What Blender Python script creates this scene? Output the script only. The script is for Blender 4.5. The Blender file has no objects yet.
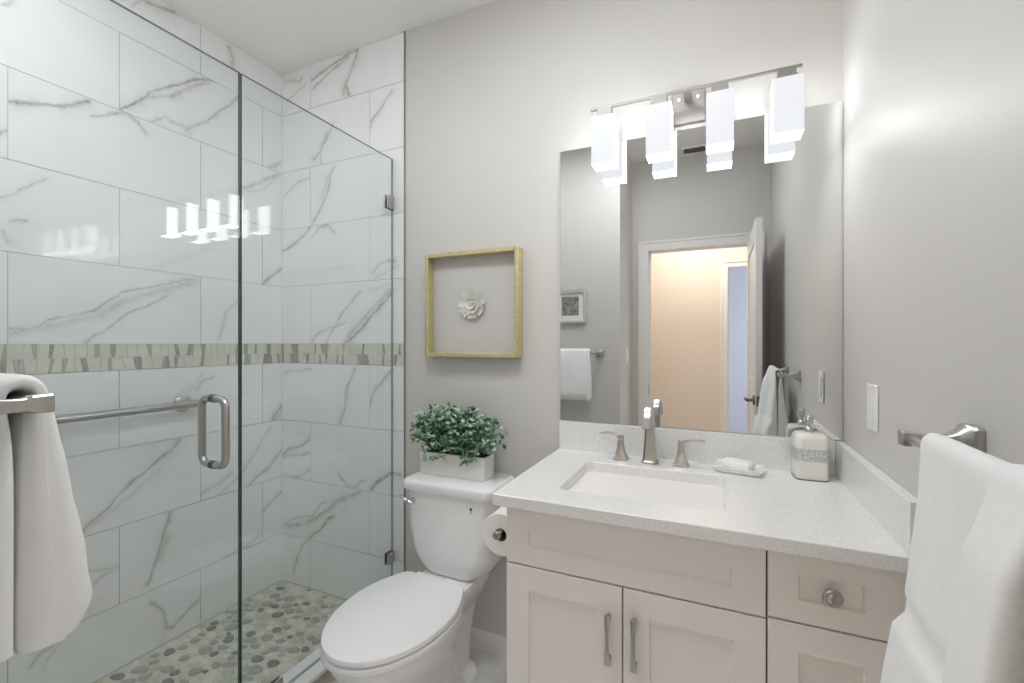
import bpy, math, random
import numpy as np
from mathutils import Vector, noise

S = bpy.context.scene
COL = S.collection
PI = math.pi

# ------------------------------------------------------------------ camera
CAMY, CAMZ, YAW, FPX = -1.6974, 1.302, 0.4238, 450.35
cam = bpy.data.cameras.new('camera')
cam_ob = bpy.data.objects.new('camera', cam)
COL.objects.link(cam_ob)
cam_ob.location = (0, CAMY, CAMZ)
cam_ob.rotation_euler = (PI / 2, 0, YAW)
cam.sensor_fit = 'HORIZONTAL'
cam.sensor_width = 36.0
cam.lens = FPX / 1024 * 36
cam.shift_y = 1.34 / 1024
cam.clip_start = 0.02
S.camera = cam_ob

# ------------------------------------------------------------------ world, lights, exposure
W = bpy.data.worlds.new('world')
S.world = W
W.use_nodes = True
W.node_tree.nodes['Background'].inputs[0].default_value = (0.8, 0.9, 1.0, 1)
W.node_tree.nodes['Background'].inputs[1].default_value = 0.4

def area(name, loc, rot, size, power, color, size_y=None):
    l = bpy.data.lights.new(name, 'AREA')
    l.energy = power
    l.color = color
    l.size = size
    if size_y:
        l.shape = 'RECTANGLE'
        l.size_y = size_y
    o = bpy.data.objects.new(name, l)
    o.location = loc
    o.rotation_euler = rot
    COL.objects.link(o)
    return o

# added unseen fill lamps: globe radiance, then powers for panel, shower, hall, far room
FILL_GLOBE, FILL_PANEL, FILL_SHOWER, FILL_HALL, FILL_BEYOND = 14.0, 9.5, 3.9, 21.0, 21.0
SHADE_FRONT, SHADE_BACK, SHADE_SIDE, SHADE_BOTTOM = 0.80, 0.94, 6.5, 30.0  # box shading set by glow: front and back faces dimmed, sides boosted
area('added_ceiling_fill', (-0.55, -0.95, 2.705), (0, 0, 0), 0.34, FILL_PANEL, (0.92, 0.96, 1.0))  # added panel, brightens the room from out of view
area('added_shower_fill', (-1.56, -1.18, 2.715), (0, 0, 0), 0.28, FILL_SHOWER, (0.95, 0.98, 1.0))  # added to brighten the shower tiles, out of view
area('added_hall_fill', (-0.15, -2.60, 2.705), (0, 0, 0), 0.34, FILL_HALL, (1.0, 0.91, 0.82))  # added warm fill for the hall and the doorway, unseen
area('added_daylight', (1.55, -3.9, 1.4), (0, PI / 2, 0), 1.2, FILL_BEYOND, (0.80, 0.87, 1.0), 1.4)  # added cool light for the far room, no window behind it

S.view_settings.view_transform = 'Standard'
S.view_settings.look = 'None'
S.view_settings.exposure = 0.12
S.view_settings.gamma = 1.0
S.view_settings.use_curve_mapping = False
S.cycles.use_denoising = True
S.cycles.max_bounces = 18
S.cycles.diffuse_bounces = 14
S.cycles.glossy_bounces = 6
S.cycles.transmission_bounces = 8
S.cycles.transparent_max_bounces = 16
S.cycles.sample_clamp_indirect = 6.0
S.cycles.caustics_reflective = False
S.cycles.caustics_refractive = False

# ------------------------------------------------------------------ materials
def mat(name, color, rough=0.5, metal=0.0, spec=0.5, coat=0.0, bump=None, mottle=None, emit=None, sheen=0.0, sss=0.0):
    m = bpy.data.materials.new(name)
    m.use_nodes = True
    nt = m.node_tree
    b = nt.nodes['Principled BSDF']
    b.inputs['Base Color'].default_value = (*color, 1)
    b.inputs['Roughness'].default_value = rough
    b.inputs['Metallic'].default_value = metal
    b.inputs['Specular IOR Level'].default_value = spec
    b.inputs['Coat Weight'].default_value = coat
    b.inputs['Sheen Weight'].default_value = sheen
    if sss:
        b.inputs['Subsurface Weight'].default_value = sss
        b.inputs['Subsurface Radius'].default_value = (0.01, 0.01, 0.01)
    tc = nt.nodes.new('ShaderNodeTexCoord')
    if mottle:
        scale, color2, lo, hi = mottle
        n = nt.nodes.new('ShaderNodeTexNoise')
        n.inputs['Scale'].default_value = scale
        n.inputs['Detail'].default_value = 6
        r = nt.nodes.new('ShaderNodeValToRGB')
        r.color_ramp.elements[0].position = lo
        r.color_ramp.elements[0].color = (*color, 1)
        r.color_ramp.elements[1].position = hi
        r.color_ramp.elements[1].color = (*color2, 1)
        nt.links.new(tc.outputs['Object'], n.inputs['Vector'])
        nt.links.new(n.outputs['Fac'], r.inputs['Fac'])
        nt.links.new(r.outputs['Color'], b.inputs['Base Color'])
    if bump:
        scale, strength, dist = bump
        n = nt.nodes.new('ShaderNodeTexNoise')
        n.inputs['Scale'].default_value = scale
        n.inputs['Detail'].default_value = 3
        bp = nt.nodes.new('ShaderNodeBump')
        bp.inputs['Strength'].default_value = strength
        bp.inputs['Distance'].default_value = dist
        nt.links.new(tc.outputs['Object'], n.inputs['Vector'])
        nt.links.new(n.outputs['Fac'], bp.inputs['Height'])
        nt.links.new(bp.outputs['Normal'], b.inputs['Normal'])
    if emit:
        b.inputs['Emission Color'].default_value = (*emit[0], 1)
        b.inputs['Emission Strength'].default_value = emit[1]
    return m

PAINT = mat('wall_paint', (0.64, 0.62, 0.595), 0.42, bump=(220, 0.10, 0.002), spec=0.35)
CEIL = mat('ceiling_paint', (0.86, 0.85, 0.83), 0.8, bump=(150, 0.15, 0.002), spec=0.2)
TRIMW = mat('trim_paint', (0.80, 0.79, 0.77), 0.35)
HALLP = mat('hall_paint', (0.74, 0.67, 0.59), 0.7)
BEYOND = mat('far_room_paint', (0.72, 0.74, 0.80), 0.8)
GROUT = mat('grout', (0.56, 0.56, 0.53), 0.9)
GROUT2 = mat('pebble_grout', (0.54, 0.53, 0.41), 0.8, mottle=(9, (0.60, 0.60, 0.50), 0.35, 0.65), bump=(60, 0.3, 0.003))
NICKEL = mat('brushed_nickel', (0.50, 0.485, 0.465), 0.28, 1.0, bump=(300, 0.05, 0.001))
LAMPM = mat('satin_lamp_metal', (0.32, 0.30, 0.28), 0.5, 0.9)
CHROME = mat('chrome', (0.70, 0.70, 0.70), 0.08, 1.0)
DARKM = mat('dark_metal', (0.18, 0.17, 0.16), 0.35, 0.8)
PORC = mat('white_porcelain', (0.88, 0.88, 0.88), 0.10, coat=0.4)
SEATP = mat('white_plastic', (0.86, 0.86, 0.87), 0.22)
CAB = mat('cabinet_paint', (0.86, 0.82, 0.79), 0.42, spec=0.4)
GAP = mat('dark_gap', (0.10, 0.09, 0.08), 0.8)
QUARTZ = mat('white_quartz', (0.82, 0.82, 0.82), 0.22, mottle=(170, (0.70, 0.68, 0.65), 0.42, 0.78), bump=(90, 0.02, 0.001))
TOWEL = mat('white_terry', (0.90, 0.90, 0.90), 0.95, spec=0.1, sheen=0.4, bump=(900, 0.6, 0.0015))
GOLD = mat('gold_leaf_frame', (0.50, 0.42, 0.20), 0.45, 0.35, mottle=(140, (0.70, 0.62, 0.38), 0.35, 0.7), bump=(160, 0.9, 0.003))
LINEN = mat('linen_backing', (0.60, 0.58, 0.55), 0.9, bump=(500, 0.5, 0.001))
CLAY = mat('white_clay', (0.72, 0.71, 0.66), 0.6)
PLATE = mat('switch_plastic', (0.86, 0.86, 0.86), 0.3)
PAPER = mat('toilet_paper', (0.88, 0.85, 0.81), 0.95, spec=0.1, bump=(200, 0.3, 0.001))
CARD = mat('cardboard_core', (0.20, 0.15, 0.12), 0.9)
PLANTER = mat('white_planter', (0.74, 0.73, 0.70), 0.35, bump=(35, 0.15, 0.002))
SOIL = mat('soil', (0.04, 0.03, 0.02), 0.95)
LEAF1 = mat('leaf_green', (0.10, 0.27, 0.11), 0.42, mottle=(60, (0.22, 0.42, 0.23), 0.35, 0.7))
LEAF2 = mat('leaf_pale', (0.36, 0.50, 0.41), 0.45, mottle=(60, (0.60, 0.70, 0.62), 0.35, 0.7))
LEAF3 = mat('leaf_dark', (0.025, 0.09, 0.04), 0.5, mottle=(60, (0.06, 0.18, 0.09), 0.35, 0.7))
STEM = mat('stem_green', (0.10, 0.20, 0.08), 0.6)
FLOORT = mat('floor_tile', (0.58, 0.58, 0.57), 0.25, mottle=(7, (0.74, 0.74, 0.73), 0.35, 0.65))
CURBT = mat('curb_side_tile', (0.47, 0.43, 0.37), 0.5, mottle=(12, (0.55, 0.51, 0.45), 0.4, 0.6))
MARBLEW = mat('curb_quartz', (0.82, 0.82, 0.80), 0.2)
DISHM = mat('marble_dish', (0.84, 0.83, 0.80), 0.2, mottle=(30, (0.68, 0.66, 0.58), 0.5, 0.75))
SOAPW = mat('soap_wrap', (0.88, 0.88, 0.86), 0.6, bump=(40, 0.4, 0.003))
GLITTER = mat('silver_sparkle', (0.50, 0.50, 0.47), 0.3, 0.6, bump=(450, 1.0, 0.004), mottle=(300, (0.85, 0.85, 0.82), 0.4, 0.6))
CREAM = mat('cream_ceramic', (0.80, 0.79, 0.74), 0.25)
SILICONE = mat('clear_seal', (0.55, 0.60, 0.58), 0.3)
MIRROR = mat('mirror_silver', (0.83, 0.84, 0.84), 0.0, 1.0)
MEDGE = mat('mirror_edge', (0.16, 0.17, 0.17), 0.4)
MATB = mat('white_mat_board', (0.85, 0.85, 0.84), 0.8)
SILVERF = mat('silver_frame', (0.62, 0.62, 0.62), 0.4, 0.3, bump=(120, 0.4, 0.002))
ART = mat('grey_print', (0.10, 0.10, 0.095), 0.7, mottle=(34, (0.42, 0.41, 0.38), 0.30, 0.72))
SHADE = mat('frosted_shade_dimmed_front', (0.05, 0.05, 0.05), 0.3, emit=((0.94, 0.96, 1.0), SHADE_FRONT))
SHADEK = mat('frosted_shade_dimmed_back', (0.05, 0.05, 0.05), 0.3, emit=((0.92, 0.95, 1.0), SHADE_BACK))
SHADES = mat('frosted_shade_boosted_side', (0.3, 0.3, 0.3), 0.3, emit=((0.96, 0.98, 1.0), SHADE_SIDE))
SHADEB = mat('shade_glow', (0.9, 0.9, 0.9), 0.3, emit=((1.0, 0.99, 0.98), SHADE_BOTTOM))
GLOBE = mat('fill_globe_glow', (0.9, 0.9, 0.9), 0.4, emit=((0.93, 0.965, 1.0), FILL_GLOBE))  # glow of the added globe lamp
LENS = mat('fill_lens', (0.9, 0.9, 0.9), 0.4, emit=((0.96, 0.98, 1.0), 3.0))  # lens of the added bathroom and shower fill lamps
LENSW = mat('warm_fill_lens', (0.9, 0.9, 0.9), 0.4, emit=((1.0, 0.85, 0.7), 3.0))  # lens of the added hall lamp
INK = mat('black_print', (0.05, 0.05, 0.05), 0.5)
M_CREAM = mat('mosaic_cream', (0.64, 0.63, 0.54), 0.15, mottle=(20, (0.74, 0.73, 0.64), 0.3, 0.7))
M_GREY = mat('mosaic_grey', (0.42, 0.41, 0.39), 0.12, mottle=(90, (0.33, 0.33, 0.31), 0.4, 0.6))
M_TAUPE = mat('mosaic_taupe', (0.47, 0.44, 0.38), 0.15)
M_SILVER = mat('mosaic_silver', (0.66, 0.66, 0.66), 0.15, 0.5)
P_DARK = mat('pebble_dark', (0.17, 0.175, 0.16), 0.35, mottle=(60, (0.26, 0.26, 0.23), 0.35, 0.65))
P_MID = mat('pebble_mid', (0.30, 0.305, 0.28), 0.35, mottle=(60, (0.40, 0.40, 0.36), 0.35, 0.65))
P_SAGE = mat('pebble_sage', (0.42, 0.42, 0.35), 0.4, mottle=(50, (0.52, 0.52, 0.44), 0.35, 0.65))
P_PALE = mat('pebble_pale', (0.60, 0.59, 0.50), 0.4, mottle=(50, (0.68, 0.67, 0.59), 0.35, 0.65))

def marble():
    m = bpy.data.materials.new('marble_tile')
    m.use_nodes = True
    nt = m.node_tree
    b = nt.nodes['Principled BSDF']
    a = nt.nodes.new('ShaderNodeAttribute')
    a.attribute_name = 'vein'
    tc = nt.nodes.new('ShaderNodeTexCoord')
    n = nt.nodes.new('ShaderNodeTexNoise')
    n.inputs['Scale'].default_value = 90
    n.inputs['Detail'].default_value = 4
    mr = nt.nodes.new('ShaderNodeMapRange')
    mr.inputs['From Min'].default_value = 0.3
    mr.inputs['From Max'].default_value = 0.7
    mr.inputs['To Min'].default_value = 0.65
    mr.inputs['To Max'].default_value = 1.1
    mu = nt.nodes.new('ShaderNodeMath')
    mu.operation = 'MULTIPLY'
    mu.use_clamp = True
    r = nt.nodes.new('ShaderNodeValToRGB')
    e = r.color_ramp.elements
    e[0].position = 0.0
    e[0].color = (0.875, 0.88, 0.885, 1)
    e[1].position = 1.0
    e[1].color = (0.25, 0.235, 0.21, 1)
    k = e.new(0.45)
    k.color = (0.56, 0.55, 0.52, 1)
    L = nt.links.new
    L(tc.outputs['Object'], n.inputs['Vector'])
    L(n.outputs['Fac'], mr.inputs['Value'])
    L(a.outputs['Fac'], mu.inputs[0])
    L(mr.outputs['Result'], mu.inputs[1])
    L(mu.outputs[0], r.inputs['Fac'])
    L(r.outputs['Color'], b.inputs['Base Color'])
    b.inputs['Roughness'].default_value = 0.06
    b.inputs['Specular IOR Level'].default_value = 0.5
    return m
MARBLE = marble()

def glass():
    m = bpy.data.materials.new('clear_glass')
    m.use_nodes = True
    nt = m.node_tree
    nt.nodes.clear()
    L = nt.links.new
    out = nt.nodes.new('ShaderNodeOutputMaterial')
    mix = nt.nodes.new('ShaderNodeMixShader')
    tr = nt.nodes.new('ShaderNodeBsdfTransparent')
    tr.inputs[0].default_value = (0.957, 0.972, 0.972, 1)
    gl = nt.nodes.new('ShaderNodeBsdfGlossy')
    gl.inputs['Roughness'].default_value = 0.0
    gl.inputs['Color'].default_value = (0.98, 1, 1, 1)
    geo = nt.nodes.new('ShaderNodeNewGeometry')
    dot = nt.nodes.new('ShaderNodeVectorMath')
    dot.operation = 'DOT_PRODUCT'
    ab = nt.nodes.new('ShaderNodeMath'); ab.operation = 'ABSOLUTE'
    su = nt.nodes.new('ShaderNodeMath'); su.operation = 'SUBTRACT'; su.inputs[0].default_value = 1
    pw = nt.nodes.new('ShaderNodeMath'); pw.operation = 'POWER'; pw.inputs[1].default_value = 5
    ma = nt.nodes.new('ShaderNodeMath'); ma.operation = 'MULTIPLY_ADD'
    ma.inputs[1].default_value = 0.96
    ma.inputs[2].default_value = 0.04
    L(geo.outputs['Normal'], dot.inputs[0])
    L(geo.outputs['Incoming'], dot.inputs[1])
    L(dot.outputs['Value'], ab.inputs[0])
    L(ab.outputs[0], su.inputs[1])
    L(su.outputs[0], pw.inputs[0])
    L(pw.outputs[0], ma.inputs[0])
    L(ma.outputs[0], mix.inputs['Fac'])
    L(tr.outputs[0], mix.inputs[1])
    L(gl.outputs[0], mix.inputs[2])
    L(mix.outputs[0], out.inputs[0])
    return m
GLASS = glass()
GEDGE = mat('glass_edge', (0.03, 0.07, 0.06), 0.15)
GEDGEL = mat('glass_polished_edge', (0.26, 0.34, 0.32), 0.2)

# ------------------------------------------------------------------ mesh helpers
WO = {}
def wo(o):
    return WO[o.name] if o is not None else Vector((0, 0, 0))

class MB:
    def __init__(s):
        s.v, s.f, s.m = [], [], []
    def face(s, idx, m=0):
        s.f.append(tuple(idx)); s.m.append(m)
    def box(s, x0, x1, y0, y1, z0, z1, m=0):
        x0, x1 = min(x0, x1), max(x0, x1); y0, y1 = min(y0, y1), max(y0, y1); z0, z1 = min(z0, z1), max(z0, z1)
        b = len(s.v)
        s.v += [(x0, y0, z0), (x1, y0, z0), (x1, y1, z0), (x0, y1, z0), (x0, y0, z1), (x1, y0, z1), (x1, y1, z1), (x0, y1, z1)]
        for q in ((0, 3, 2, 1), (4, 5, 6, 7), (0, 1, 5, 4), (1, 2, 6, 5), (2, 3, 7, 6), (3, 0, 4, 7)):
            s.face([b + i for i in q], m)
        return s
    def loft(s, rings, cap0=True, cap1=True, m=0, closed=True):
        b = len(s.v); n = len(rings[0])
        for r in rings: s.v += [tuple(p) for p in r]
        for i in range(len(rings) - 1):
            for j in range(n if closed else n - 1):
                k = (j + 1) % n
                s.face([b + i * n + j, b + i * n + k, b + (i + 1) * n + k, b + (i + 1) * n + j], m)
        if cap0: s.face([b + j for j in range(n)][::-1], m)
        if cap1: s.face([b + (len(rings) - 1) * n + j for j in range(n)], m)
        return s
    def tube(s, path, r, n=16, m=0, sx=1.0, caps=True):
        path = [Vector(p) for p in path]
        rings = []
        up = None
        for i, p in enumerate(path):
            d = (path[min(i + 1, len(path) - 1)] - path[max(i - 1, 0)]).normalized()
            if up is None:
                up = d.orthogonal().normalized()
            up = (up - d * up.dot(d)).normalized()
            sd = d.cross(up)
            rr_ = r[i] if isinstance(r, (list, tuple)) else r
            rings.append([p + (up * math.cos(2 * PI * j / n) + sd * math.sin(2 * PI * j / n) * sx) * rr_ for j in range(n)])
        return s.loft(rings, caps, caps, m)
    def lathe(s, prof, c, axis='z', n=32, m=0):
        rings = []
        for r, h in prof:
            ring = []
            for j in range(n):
                a = 2 * PI * j / n
                u, w = r * math.cos(a), r * math.sin(a)
                if axis == 'z': ring.append((c[0] + u, c[1] + w, c[2] + h))
                elif axis == 'y': ring.append((c[0] + w, c[1] + h, c[2] + u))
                else: ring.append((c[0] + h, c[1] + u, c[2] + w))
            rings.append(ring)
        return s.loft(rings, True, True, m)
    def build(s, name, mats, parent=None, smooth=False, bevel=0.0, seg=2, kind=None, normals=True, angle=40):
        me = bpy.data.meshes.new(name)
        vs = np.array(s.v, dtype=float)
        c = (vs.min(0) + vs.max(0)) / 2
        if parent is None: c[2] = vs[:, 2].min()
        vs = vs - c
        me.from_pydata([tuple(p) for p in vs], [], s.f)
        if not isinstance(mats, (list, tuple)): mats = [mats]
        for mm in mats: me.materials.append(mm)
        if len(mats) > 1: me.polygons.foreach_set('material_index', s.m)
        o = bpy.data.objects.new(name, me)
        COL.objects.link(o)
        if normals:
            import bmesh
            bm = bmesh.new(); bm.from_mesh(me)
            bmesh.ops.remove_doubles(bm, verts=bm.verts, dist=1e-6)
            bmesh.ops.recalc_face_normals(bm, faces=bm.faces)
            bm.to_mesh(me); bm.free()
        if smooth:
            me.polygons.foreach_set('use_smooth', [True] * len(me.polygons))
            me.set_sharp_from_angle(angle=math.radians(angle))
        if bevel:
            b = o.modifiers.new('bevel', 'BEVEL')
            b.width = bevel; b.segments = seg; b.limit_method = 'ANGLE'; b.angle_limit = math.radians(35)
            b.harden_normals = False
            me.polygons.foreach_set('use_smooth', [True] * len(me.polygons))
            if not smooth: me.set_sharp_from_angle(angle=math.radians(35))
        WO[o.name] = Vector(c)
        o.parent = parent
        o.location = Vector(c) - wo(parent)
        if kind: o['kind'] = kind
        return o

def thing(name, label, cat, loc, group=None):
    o = bpy.data.objects.new(name, None)
    o.empty_display_size = 0.05
    COL.objects.link(o)
    o.location = loc
    WO[o.name] = Vector(loc)
    return tag(o, label, cat, group)
def tag(o, label, cat, group=None):
    o['label'] = label; o['category'] = cat
    if group: o['group'] = group
    return o

def rr(cx, cy, hx, hy, r, k=6, z=None):
    pts = []
    for q, (sx, sy) in enumerate(((1, 1), (-1, 1), (-1, -1), (1, -1))):
        for i in range(k + 1):
            a = q * PI / 2 + i / k * PI / 2
            pts.append((cx + sx * (hx - r) + r * math.cos(a), cy + sy * (hy - r) + r * math.sin(a)))
    return pts if z is None else [(x, y, z) for x, y in pts]
def bezier(pts, n=24):
    pts = [Vector(p) for p in pts]
    out = []
    P = [pts[0]] + pts + [pts[-1]]
    for i in range(len(pts) - 1):
        p0, p1, p2, p3 = P[i], P[i + 1], P[i + 2], P[i + 3]
        for j in range(n):
            t = j / n
            out.append(0.5 * ((2 * p1) + (p2 - p0) * t + (2 * p0 - 5 * p1 + 4 * p2 - p3) * t * t + (3 * p1 - p0 - 3 * p2 + p3) * t ** 3))
    out.append(pts[-1])
    return out

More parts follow.
